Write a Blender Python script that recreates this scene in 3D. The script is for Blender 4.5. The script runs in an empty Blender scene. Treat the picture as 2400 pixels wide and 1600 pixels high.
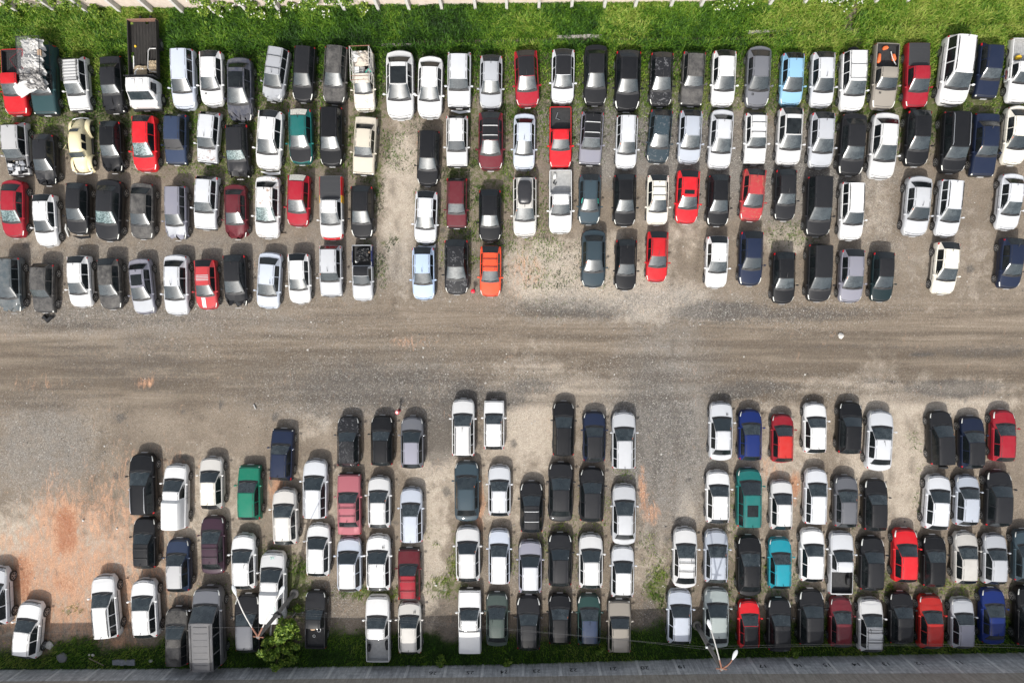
import bpy, math, random
import numpy as np
from mathutils import Vector, Matrix, Quaternion
random.seed(7); RNG = np.random.default_rng(7)
S = bpy.context.scene; COL = S.collection

# ---------------------------------------------------------------- camera, sky, sun, exposure
CAM_H = 50.0; F = 1600.0; NADIR = (1238.0, 742.0)      # drone 50 m up, 24 mm lens, almost straight down
dcam = Vector((NADIR[0]-1200, -(NADIR[1]-800), -F)).normalized()
q = dcam.rotation_difference(Vector((0, 0, -1)))
RM = q.to_matrix()
cd = bpy.data.cameras.new('camera'); cam = bpy.data.objects.new('camera', cd); COL.objects.link(cam)
cd.lens = 24; cd.sensor_width = 36; cd.clip_start = 0.5; cd.clip_end = 3000
cam.matrix_world = Matrix.Translation((0, 0, CAM_H)) @ RM.to_4x4(); S.camera = cam
SUNV = Vector((-0.20, -0.86, 1.0)).normalized()         # towards the sun
EL = math.asin(SUNV.z)
w = bpy.data.worlds.new('World'); S.world = w; w.use_nodes = True
nt = w.node_tree; bg = nt.nodes['Background']
sk = nt.nodes.new('ShaderNodeTexSky'); sk.sky_type = 'NISHITA'; sk.sun_disc = False
sk.sun_elevation = EL; sk.sun_rotation = math.atan2(SUNV.x, SUNV.y)
sk.dust_density = 3.5; sk.air_density = 1.0; sk.ozone_density = 1.0
hs = nt.nodes.new('ShaderNodeHueSaturation'); hs.inputs['Saturation'].default_value = .42; hs.inputs['Value'].default_value = 1.25   # thin high cloud
nt.links.new(sk.outputs[0], hs.inputs['Color']); nt.links.new(hs.outputs[0], bg.inputs[0]); bg.inputs[1].default_value = 0.15
ld = bpy.data.lights.new('sun', 'SUN'); ld.energy = 3.5; ld.angle = math.radians(0.6); ld.color = (1, .965, .91)
lo = bpy.data.objects.new('sun', ld); COL.objects.link(lo)
lo.rotation_euler = (-SUNV).to_track_quat('-Z', 'Y').to_euler(); lo.location = (0, 0, 80)
S.view_settings.view_transform = 'Standard'; S.view_settings.look = 'None'
S.view_settings.exposure = 0.08; S.view_settings.gamma = 1.0
S.cycles.max_bounces = 6

def unproj(px, py, z=0.0):
    d = RM @ Vector((px-1200, -(py-800), -F))
    t = (z-CAM_H)/d.z
    return Vector((d.x*t, d.y*t, z))
RMT = np.array(RM.transposed())
def proj_np(x, y, z):
    P = np.stack([x, y, z-CAM_H], -1) @ RMT.T
    return 1200+F*P[..., 0]/-P[..., 2], 800-F*P[..., 1]/-P[..., 2]

# ---------------------------------------------------------------- helpers
def tag(o, label=None, cat=None, group=None, kind=None):
    if label: o['label'] = label
    if cat: o['category'] = cat
    if group: o['group'] = group
    if kind: o['kind'] = kind
    return o
def empty(name, loc=(0, 0, 0), rz=0, sc=1.0):
    o = bpy.data.objects.new(name, None); COL.objects.link(o)
    o.location = loc; o.rotation_euler = (0, 0, rz); o.scale = (sc, sc, sc); o.empty_display_size = .3
    return o
def link(name, me, parent=None, mats=None, loc=None):
    o = bpy.data.objects.new(name, me); COL.objects.link(o)
    if parent: o.parent = parent
    if loc: o.location = loc
    if mats:
        for i, m in enumerate(mats):
            if i < len(o.material_slots):
                o.material_slots[i].link = 'OBJECT'; o.material_slots[i].material = m
    return o
class MB:
    """collects faces into ONE mesh"""
    def __init__(s): s.v = []; s.f = []; s.m = []
    def add(s, vs, fs, mi=0):
        b = len(s.v); s.v += [tuple(p) for p in vs]
        s.f += [tuple(b+i for i in f) for f in fs]; s.m += [mi]*len(fs); return s
    def box(s, c, d, mi=0, M=None):
        vs = [Vector((c[0]+sx*d[0]/2, c[1]+sy*d[1]/2, c[2]+sz*d[2]/2)) for sx in (-1, 1) for sy in (-1, 1) for sz in (-1, 1)]
        if M: vs = [M @ v for v in vs]
        return s.add(vs, [(0, 1, 3, 2), (4, 6, 7, 5), (0, 4, 5, 1), (2, 3, 7, 6), (0, 2, 6, 4), (1, 5, 7, 3)], mi)
    def tube(s, pts, r, n=6, mi=0, cap=True):
        pts = [Vector(p) for p in pts]; rs = r if isinstance(r, (list, tuple)) else [r]*len(pts)
        rings = []
        for i, p in enumerate(pts):
            t = (pts[min(i+1, len(pts)-1)]-pts[max(i-1, 0)]).normalized()
            a = t.cross(Vector((0, 0, 1)));
            if a.length < .05: a = t.cross(Vector((1, 0, 0)))
            a.normalize(); b = t.cross(a)
            rings.append([p+(a*math.cos(2*math.pi*k/n)+b*math.sin(2*math.pi*k/n))*rs[i] for k in range(n)])
        vs = [v for R in rings for v in R]; fs = []
        for i in range(len(pts)-1):
            for k in range(n):
                fs.append((i*n+k, i*n+(k+1) % n, (i+1)*n+(k+1) % n, (i+1)*n+k))
        if cap: fs += [tuple(range(n))[::-1], tuple((len(pts)-1)*n+k for k in range(n))]
        return s.add(vs, fs, mi)
    def lathe(s, prof, n=16, mi=0, M=None):
        vs = []
        for r, z in prof:
            for k in range(n): vs.append(Vector((r*math.cos(2*math.pi*k/n), r*math.sin(2*math.pi*k/n), z)))
        if M: vs = [M @ v for v in vs]
        fs = [(i*n+k, i*n+(k+1) % n, (i+1)*n+(k+1) % n, (i+1)*n+k) for i in range(len(prof)-1) for k in range(n)]
        fs += [tuple(range(n))[::-1], tuple((len(prof)-1)*n+k for k in range(n))]
        return s.add(vs, fs, mi)
    def mesh(s, name, mats=(), smooth=None):
        me = bpy.data.meshes.new(name); me.from_pydata(s.v, [], s.f)
        for m in mats: me.materials.append(m)
        if len(me.polygons):
            me.polygons.foreach_set('material_index', s.m)
            if smooth is not None:
                me.polygons.foreach_set('use_smooth', [True]*len(me.polygons))
                me.set_sharp_from_angle(angle=math.radians(smooth))
        me.update(); return me
    def build(s, name, mats, parent=None, smooth=None, loc=None):
        return link(name, s.mesh(name, mats, smooth), parent, None, loc)

# ---------------------------------------------------------------- materials
def newmat(name):
    m = bpy.data.materials.new(name); m.use_nodes = True
    return m, m.node_tree, m.node_tree.nodes['Principled BSDF']
def N(t, typ, **kw):
    n = t.nodes.new(typ)
    for k, v in kw.items():
        if k.startswith('i_'):
            key = k[2:]; key = int(key) if key.isdigit() else key
            n.inputs[key].default_value = v
        else: setattr(n, k, v)
    return n
def ramp(t, fac, stops):
    n = t.nodes.new('ShaderNodeValToRGB'); cr = n.color_ramp
    while len(cr.elements) < len(stops): cr.elements.new(.5)
    for e, (p, c) in zip(cr.elements, stops):
        e.position = p; e.color = (c, c, c, 1) if isinstance(c, (int, float)) else (*c, 1)
    t.links.new(fac, n.inputs[0]); return n.outputs[0]
def mix(t, fac, a, b, mode='MIX'):
    n = t.nodes.new('ShaderNodeMix'); n.data_type = 'RGBA'; n.blend_type = mode
    for s, v in ((n.inputs['Factor'], fac), (n.inputs['A'], a), (n.inputs['B'], b)):
        if hasattr(v, 'links'): t.links.new(v, s)
        elif isinstance(v, (int, float)): s.default_value = v if s.type == 'VALUE' else (v, v, v, 1)
        else: s.default_value = (*v, 1)
    return n.outputs['Result']
def math_(t, op, a, b=0.0, clamp=False):
    n = t.nodes.new('ShaderNodeMath'); n.operation = op; n.use_clamp = clamp
    for s, v in ((n.inputs[0], a), (n.inputs[1], b)):
        if hasattr(v, 'links'): t.links.new(v, s)
        else: s.default_value = v
    return n.outputs[0]
def noise(t, scale, detail=3, rough=.6, coord=None, W=None, dist=0):
    n = t.nodes.new('ShaderNodeTexNoise'); n.inputs['Scale'].default_value = scale
    n.inputs['Detail'].default_value = detail; n.inputs['Roughness'].default_value = rough; n.inputs['Distortion'].default_value = dist
    if W is not None: n.noise_dimensions = '4D'; t.links.new(W, n.inputs['W'])
    if coord is not None: t.links.new(coord, n.inputs['Vector'])
    return n.outputs['Fac']
def plain(name, rgb, rough=.6, metal=0.0, var=.25, scale=6.0, spec=.5, bump=0.0):
    m, t, p = newmat(name); tc = N(t, 'ShaderNodeTexCoord')
    f = noise(t, scale, 4, .65, tc.outputs['Object'])
    c = mix(t, f, tuple(x*(1-var) for x in rgb), tuple(min(1, x*(1+var)) for x in rgb))
    t.links.new(c, p.inputs['Base Color']); p.inputs['Roughness'].default_value = rough
    p.inputs['Metallic'].default_value = metal; p.inputs['Specular IOR Level'].default_value = spec
    if bump:
        b = N(t, 'ShaderNodeBump'); b.inputs['Strength'].default_value = bump; b.inputs['Distance'].default_value = .02
        t.links.new(f, b.inputs['Height']); t.links.new(b.outputs[0], p.inputs['Normal'])
    return m
_paint = {}
def paint(key, rgb, dusty=.20, rough=.55, metal=0.0, blotch=0.0, blotchc=(.3, .28, .25)):
    k = (key, dusty, blotch)
    if k in _paint: return _paint[k]
    m, t, p = newmat('paint_'+key); tc = N(t, 'ShaderNodeTexCoord'); oi = N(t, 'ShaderNodeObjectInfo')
    W = math_(t, 'MULTIPLY', oi.outputs['Random'], 40.0)
    d = ramp(t, noise(t, 2.0, 6, .75, tc.outputs['Object'], W), [(.40, 0.0), (.72, 1.0)])
    fine = noise(t, 28, 3, .7, tc.outputs['Object'], W)
    df = math_(t, 'MULTIPLY', math_(t, 'ADD', math_(t, 'MULTIPLY', d, .7), math_(t, 'MULTIPLY', fine, .5)), dusty)
    c = mix(t, df, rgb, (.34, .32, .29))
    if blotch:
        b = ramp(t, noise(t, 3.0, 6, .75, tc.outputs['Object'], W, 1.5), [(.55, 0.0), (.60, 1.0)])
        c = mix(t, math_(t, 'MULTIPLY', b, blotch), c, blotchc)
    t.links.new(c, p.inputs['Base Color'])
    t.links.new(math_(t, 'ADD', math_(t, 'MULTIPLY', df, 1.2), rough), p.inputs['Roughness'])
    p.inputs['Metallic'].default_value = metal*.4
    p.inputs['Specular IOR Level'].default_value = .10
    p.inputs['Coat Weight'].default_value = .38; p.inputs['Coat Roughness'].default_value = .06
    _paint[k] = m; return m

COLS = {  # linear paint colour, words for it, metallic
 'white': ((.70, .70, .69), 'white', 0), 'swhite': ((.55, .565, .585), 'silvery white', .15), 'sblue': ((.46, .50, .565), 'pale silver blue', .2),
 'silver': ((.40, .415, .44), 'silver', .3), 'lgrey': ((.42, .42, .42), 'light grey', .1), 'mgrey': ((.125, .125, .13), 'grey', .2), 'grey': ((.13, .135, .15), 'grey', .3), 'lav': ((.25, .25, .30), 'lavender grey', .3),
 'black': ((.007, .0075, .009), 'black', 0), 'char': ((.014, .0145, .0165), 'black', 0), 'slate': ((.035, .055, .068), 'slate blue', .1),
 'dgreen': ((.02, .05, .045), 'dark green', .1), 'ggreen': ((.06, .085, .075), 'grey green', .2), 'sgreen': ((.30, .34, .33), 'greenish silver', .3),
 'navy': ((.011, .018, .042), 'navy', .1), 'sblu': ((.03, .045, .085), 'steel blue', .2), 'blue': ((.007, .020, .115), 'royal blue', .1),
 'red': ((.56, .008, .015), 'bright red', 0), 'crimson': ((.29, .006, .018), 'crimson', 0), 'maroon': ((.12, .010, .018), 'maroon', .1),
 'fred': ((.40, .035, .04), 'faded red', 0), 'scarlet': ((.46, .018, .014), 'scarlet', 0), 'orange': ((.74, .075, .025), 'orange', 0),
 'cream': ((.76, .72, .62), 'cream white', 0), 'yellow': ((.78, .68, .42), 'pale yellow', 0), 'beige': ((.52, .47, .38), 'beige', 0), 'taupe': ((.25, .225, .19), 'taupe', .2),
 'sbeige': ((.58, .56, .52), 'silvery beige', .2), 'lblue': ((.40, .50, .66), 'light blue', .1), 'sky': ((.27, .50, .68), 'sky blue', .1),
 'green': ((.004, .16, .095), 'emerald green', .1), 'dteal': ((.004, .13, .12), 'dark teal', .1), 'teal': ((.006, .22, .28), 'turquoise', .1),
 'plum': ((.045, .022, .035), 'plum', .1), 'rosy': ((.33, .10, .12), 'rosy red', .1), 'tealg': ((.008, .020, .023), 'teal black', .1), 'pteal': ((.022, .052, .056), 'dark teal', .1),
 'vinyl': ((.035, .036, .038), 'black', 0),
}
def cpaint(key, v=0, **kw):
    rgb, _, me = COLS[key]; rgb = tuple(c*(1, .86, 1.10 if max(rgb) < .6 else 1.04)[v] for c in rgb)
    if key in ('black', 'char', 'slate', 'navy', 'dgreen', 'sblu', 'tealg', 'pteal', 'blue', 'plum', 'vinyl'): kw.setdefault('dusty', .016)
    elif key not in ('white', 'swhite', 'sblue', 'silver', 'lgrey', 'mgrey', 'cream', 'beige', 'sbeige', 'lav', 'sgreen', 'taupe'): kw.setdefault('dusty', .07)
    return paint(key+'abc'[v], rgb, metal=me, **kw)

def glass_mat(name, base, rough, dust):
    m, t, p = newmat(name); tc = N(t, 'ShaderNodeTexCoord'); oi = N(t, 'ShaderNodeObjectInfo')
    W = math_(t, 'MULTIPLY', oi.outputs['Random'], 50.0)
    f = ramp(t, noise(t, 1.9, 6, .7, tc.outputs['Object'], W), [(.35, 0.0), (.68, 1.0)])
    f = math_(t, 'MULTIPLY', f, math_(t, 'ADD', math_(t, 'MULTIPLY', oi.outputs['Random'], 1.3), .35))
    c = mix(t, math_(t, 'MULTIPLY', f, dust), base, (.20, .235, .24))
    t.links.new(c, p.inputs['Base Color'])
    t.links.new(math_(t, 'ADD', math_(t, 'MULTIPLY', f, .10), rough), p.inputs['Roughness'])
    p.inputs['Specular IOR Level'].default_value = .5
    p.inputs['Coat Weight'].default_value = .8; p.inputs['Coat Roughness'].default_value = .17
    return m
GLASS = glass_mat('windshield_glass', (.010, .018, .022), .20, .17)
SGLASS = glass_mat('side_glass', (.006, .008, .009), .10, .05); SGLASS.node_tree.nodes['Principled BSDF'].inputs['Coat Weight'].default_value = .25; SGLASS.node_tree.nodes['Principled BSDF'].inputs['Specular IOR Level'].default_value = .3
m, t, p = newmat('shattered_glass'); tc = N(t, 'ShaderNodeTexCoord')
vo = N(t, 'ShaderNodeTexVoronoi', feature='DISTANCE_TO_EDGE'); vo.inputs['Scale'].default_value = 7
t.links.new(tc.outputs['Object'], vo.inputs['Vector'])
f = math_(t, 'ADD', ramp(t, vo.outputs['Distance'], [(.01, .8), (.05, 0.0)]), math_(t, 'MULTIPLY', ramp(t, noise(t, 5, 5, .8, tc.outputs['Object']), [(.48, 0.0), (.66, 1.0)]), .4), True)
t.links.new(mix(t, f, (.03, .06, .06), (.34, .44, .44)), p.inputs['Base Color']); p.inputs['Roughness'].default_value = .3
SHATTER = m
TRIM = plain('black_trim', (.016, .016, .017), .55, 0, .3, 9)
RUBBER = plain('tyre_rubber', (.022, .022, .023), .85, 0, .3, 12)
RIM = plain('wheel_rim', (.36, .37, .38), .38, .6, .25, 10)
HEADL = plain('headlight_lens', (.78, .78, .72), .12, 0, .15, 14)
TAILL = plain('taillight_lens', (.45, .008, .012), .18, 0, .2, 14)
AMBER = plain('amber_lens', (.75, .12, .01), .2, 0, .2, 14)
PLATE = plain('number_plate_grey', (.52, .52, .52), .4, 0, .15, 12)
BEDLINER = plain('bed_liner', (.028, .028, .029), .7, 0, .6, 5)
BEDMETAL = plain('bed_metal', (.40, .40, .39), .5, .3, .35, 5)
VINYL = plain('tarp_vinyl', (.030, .031, .033), .6, 0, .25, 7)
CHROME = plain('rack_steel', (.45, .46, .47), .35, .7, .2, 8)
DARKSTEEL = plain('dark_steel', (.03, .03, .032), .5, .2, .3, 8)
ORANGE = plain('orange_sticker_paper', (.90, .22, .06), .6, 0, .15, 20)
CHALK = plain('white_marker', (.78, .80, .80), .7, 0, .1, 20)
ENGINE = plain('engine_bay', (.10, .095, .09), .55, .3, 1.0, 9)
# ---------------------------------------------------------------- vehicles: lofted bodies
# L, W, H, hood, windscreen run, roof run, rear glass run, belt height, roof half width ratio, plan bow front, boxy
T = {
 'h':  dict(L=3.85, W=1.64, H=1.43, hood=.98, ws=.80, roof=1.58, rg=.40, zb=.90, wr=.66, bow=.20),
 'hu': dict(L=3.88, W=1.64, H=1.43, hood=1.02, ws=.82, roof=1.40, rg=.60, zb=.91, wr=.66, bow=.20, rgz=.12),
 'hb': dict(L=3.65, W=1.55, H=1.43, hood=1.06, ws=.64, roof=1.58, rg=.33, zb=.88, wr=.72, bow=.05, boxy=1),
 's':  dict(L=4.25, W=1.69, H=1.44, hood=1.00, ws=.86, roof=1.42, rg=.55, zb=.91, wr=.64, bow=.20, trunk=1),
 'sb': dict(L=4.25, W=1.62, H=1.40, hood=1.28, ws=.62, roof=1.28, rg=.46, zb=.88, wr=.70, bow=.05, boxy=1, trunk=1),
 'w':  dict(L=4.20, W=1.68, H=1.47, hood=1.02, ws=.88, roof=2.06, rg=.20, zb=.91, wr=.67, bow=.18, w3=1),
 'v':  dict(L=4.25, W=1.76, H=1.66, hood=.92, ws=.82, roof=2.26, rg=.22, zb=1.0, wr=.70, bow=.16, w3=1),
 'p':  dict(L=4.55, W=1.68, H=1.50, hood=1.26, ws=.72, roof=.72, rg=.12, zb=.95, wr=.70, bow=.12, bed='open'),
 'pc': dict(L=4.85, W=1.76, H=1.62, hood=1.10, ws=.86, roof=.95, rg=.14, zb=1.02, wr=.70, bow=.14, bed='cover'),
 'px': dict(L=4.60, W=1.68, H=1.55, hood=.98, ws=.80, roof=.62, rg=.0, zb=.95, wr=.70, bow=.16, bed='canopy'),
 'pl': dict(L=4.50, W=1.62, H=1.50, hood=1.22, ws=.70, roof=.70, rg=.12, zb=.95, wr=.72, bow=.05, boxy=1, bed='lid'),
 'van': dict(L=5.35, W=1.95, H=2.15, hood=.98, ws=.92, roof=3.25, rg=.12, zb=1.2, wr=.80, bow=.16, w3=1),
}
for ty in ('h', 'hu', 's', 'w', 'v', 'hb'):
    r_ = random.Random(ty+'v')
    for k in range(4):
        d = dict(T[ty]); 
        a = r_.uniform(-.10, .10); b = r_.uniform(-.08, .10); d['hood'] += a; d['ws'] += b; d['roof'] -= a*.7+b*.6; d['rg'] *= r_.uniform(.85, 1.1)
        d['wr'] += r_.uniform(-.035, .03); d['bow'] *= r_.uniform(.8, 1.5); d['H'] += r_.uniform(-.03, .06); d['W'] *= r_.uniform(.97, 1.03); d['zb'] += r_.uniform(-.03, .04)
        T[ty+'_%d' % k] = d
def section(kind, w, zb, zt, wr, zf=.6):
    a = [(.90*w, .21), (.98*w, .21+.18*(zb-.21)), (w, .21+.5*(zb-.21)), (.988*w, .21+.87*(zb-.21)), (.955*w, zb)]
    if kind == 'L':
        a += [(.90*w, zt-.008), (.87*w, zt), (.83*w, zt+.006), (.70*w, zt+.014), (.38*w, zt+.028), (0, zt+.034)]
    elif kind == 'C':
        x5, z5, x7, z7 = .905*w, zb+.01, wr, zt-.05
        a += [(x5, z5), (x5*.5+x7*.5+.012, z5*.5+z7*.5), (x7, z7), (wr-.06, zt-.006), (.5*wr, zt+.010), (0, zt+.016)]
    else:
        a += [(.915*w, zb+.012), (.88*w, zb+.004), (.872*w, zf), (.70*w, zf), (.36*w, zf), (0, zf)]
    return a
class Loft:
    def __init__(L_, P):
        L_.P = P; L = P['L']; W2 = P['W']/2; H = P['H']; zb = P['zb']; wr = P['wr']*W2*1.18 if False else P['wr']*W2
        bx = P.get('boxy', 0); hood, ws, ro, rg = P['hood'], P['ws'], P['roof'], P['rg']; bow = P['bow']
        zhf = zb-.16; zh = zb+.035
        st = []   # s, kind, halfwidth, zb, ztop, bow
        c0 = .90 if bx else .66
        st.append((0, 'L', W2*c0, .46, .50, bow))
        st.append((.05, 'L', W2*(.95 if bx else .80), zhf-.12, zhf-.08, bow))
        st.append((.15, 'L', W2*(.965 if bx else .90), zhf-.05, zhf-.01, bow*.95))
        st.append((.40, 'L', W2*.98, zhf+.02, zhf+.06, bow*.8))
        st.append((hood, 'L', W2, zb-.01, zh, .13 if not bx else .07))
        L_.ih = 4
        s1 = hood+ws; s2 = s1+ro
        st.append((s1, 'C', W2, zb, H-.035, .07 if not bx else .03))
        L_.ir0 = 5
        st.append((s1+ro*.35, 'C', W2, zb, H, .02))
        st.append((s1+ro*.7, 'C', W2, zb+.01, H-.005, 0))
        bed = P.get('bed')
        st.append((s2, 'C', W2*.995, zb+.02, H-.035, -.03))
        L_.ir1 = 8
        L_.bedseg = None
        if bed in ('open', 'cover', 'lid'):
            sb = s2+rg; L_.iglass = 9
            zr = zb+.02
            st.append((sb, 'L', W2*.995, zr-.02, zr, 0))
            if bed == 'open':
                st.append((sb+.05, 'L', W2*.995, zr-.02, zr, 0))
                st.append((sb+.055, 'B', W2*.995, zr, zr, 0, .60))
                st.append((L-.10, 'B', W2*.985, zr, zr, 0, .60))
                st.append((L-.095, 'L', W2*.98, zr-.02, zr, 0))
                L_.bedseg = (10, 13)
            elif bed == 'cover':
                st.append((sb+.03, 'L', W2*.995, zr-.01, zr+.05, 0))
                st.append((sb+(L-sb)*.5, 'L', W2*.995, zr-.01, zr+.085, 0))
                st.append((L-.06, 'L', W2*.985, zr-.01, zr+.045, 0))
                L_.bedseg = (10, 12)
            else:
                st.append((sb+.06, 'L', W2*.995, zr-.02, zr+.02, 0))
                st.append((sb+.10, 'L', W2*.995, zr-.02, zr+.20, 0))
                st.append((L-.12, 'L', W2*.985, zr-.02, zr+.16, 0))
                L_.bedseg = (10, 12)
            st.append((L-.02, 'L', W2*.97, zr-.06, zr-.03, 0))
            st.append((L, 'L', W2*.95, .50, .54, 0))
        elif bed == 'canopy':
            L_.iglass = None
            st.append((s2+.10, 'C', W2, zb+.02, H+.13, 0))
            st.append((s2+.14, 'C', W2*1.01, zb+.02, H+.17, 0))
            st.append((L-.22, 'C', W2*1.0, zb+.02, H+.15, -.03))
            st.append((L-.12, 'C', W2*.99, zb+.0, H+.09, -.04))
            st.append((L-.05, 'L', W2*.97, zb-.05, zb, -.05)); st.append((L, 'L', W2*.93, .5, .54, -.05))
            L_.bedseg = (8, 12)
        elif P.get('trunk'):
            L_.iglass = 9; sb = s2+rg
            st.append((sb, 'L', W2*.99, zb+.03, zb+.07, -.10 if not bx else -.04))
            st.append((L-.13, 'L', W2*(.92 if not bx else .98), zb+.01, zb+.05, -bow*.8))
            st.append((L-.03, 'L', W2*(.82 if not bx else .96), zb-.14, zb-.10, -bow*.9))
            st.append((L, 'L', W2*(.74 if not bx else .93), .50, .54, -bow*.9))
        else:
            L_.iglass = 9; sb = min(s2+rg, L-.05)
            st.append((sb, 'L', W2*(.95 if not bx else .98), zb+P.get('rgz', 0), zb+.04+P.get('rgz', 0), -.10 if not bx else -.02))
            st.append((max(sb+.03, L-.05), 'L', W2*(.86 if not bx else .97), zb-.20, zb-.16, -bow*.6))
            st.append((max(sb+.06, L), 'L', W2*(.76 if not bx else .94), .50, .54, -bow*.6))
        L_.st = st; L_.W2 = W2; L_.wr = wr; L_.L = L
        L_.s = [a[0] for a in st]
        L_.pts = []
        for a in st:
            sec = section(a[1], a[2], a[3], a[4], wr*(a[2]/W2), a[6] if len(a) > 6 else .6)
            L_.pts.append([(x, L/2-a[0]-a[5]*(x/W2)**2, z) for x, z in sec])
    def ev(L_, s, u, side=1):
        s = min(max(s, 0), L_.s[-1])
        i = max(k for k in range(len(L_.s)) if L_.s[k] <= s+1e-9); i = min(i, len(L_.s)-2)
        f = (s-L_.s[i])/(L_.s[i+1]-L_.s[i]); j = min(int(u), 9); g = u-j
        A, B = L_.pts[i], L_.pts[i+1]
        def lp(p, q, k): return Vector(p).lerp(Vector(q), k)
        p = lp(lp(A[j], A[j+1], g), lp(B[j], B[j+1], g), f)
        if side < 0: p.x = -p.x
        return p
    def patch(L_, mb, s0, s1, us, side=0, off=.006, ns=4, mi=0):
        """a skin patch lying just off the body; us = list of u stations (side) or edge u (across, side=0)"""
        if side == 0:
            ue = us; cols = [(-1, ue+(10-ue)*k/6) for k in range(6)]+[(1, 10-(10-ue)*k/6) for k in range(7)]
        else: cols = [(side, u) for u in us]
        ss = [s0+(s1-s0)*k/ns for k in range(ns+1)]
        g = [[L_.ev(s, u, sd) for (sd, u) in cols] for s in ss]
        n, mcol = len(ss), len(cols); vs = []
        cen = Vector((0, 0, .7))
        for i in range(n):
            for j in range(mcol):
                a = g[min(i+1, n-1)][j]-g[max(i-1, 0)][j]; b = g[i][min(j+1, mcol-1)]-g[i][max(j-1, 0)]
                nn = a.cross(b)
                if nn.length < 1e-9: nn = Vector((0, 0, 1))
                nn.normalize(); p = g[i][j]
                if nn.dot(Vector((p.x, 0, p.z-.5))) < 0: nn = -nn
                vs.append(p+nn*off)
        fs = [(i*mcol+j, i*mcol+j+1, (i+1)*mcol+j+1, (i+1)*mcol+j) for i in range(n-1) for j in range(mcol-1)]
        if not fs: return
        a, b, c, d = fs[0]
        nn = (vs[b]-vs[a]).cross(vs[c]-vs[a])
        if nn.dot(Vector((vs[a].x, 0, vs[a].z-.5))) < 0: fs = [f[::-1] for f in fs]
        mb.add(vs, fs, mi)

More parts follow.
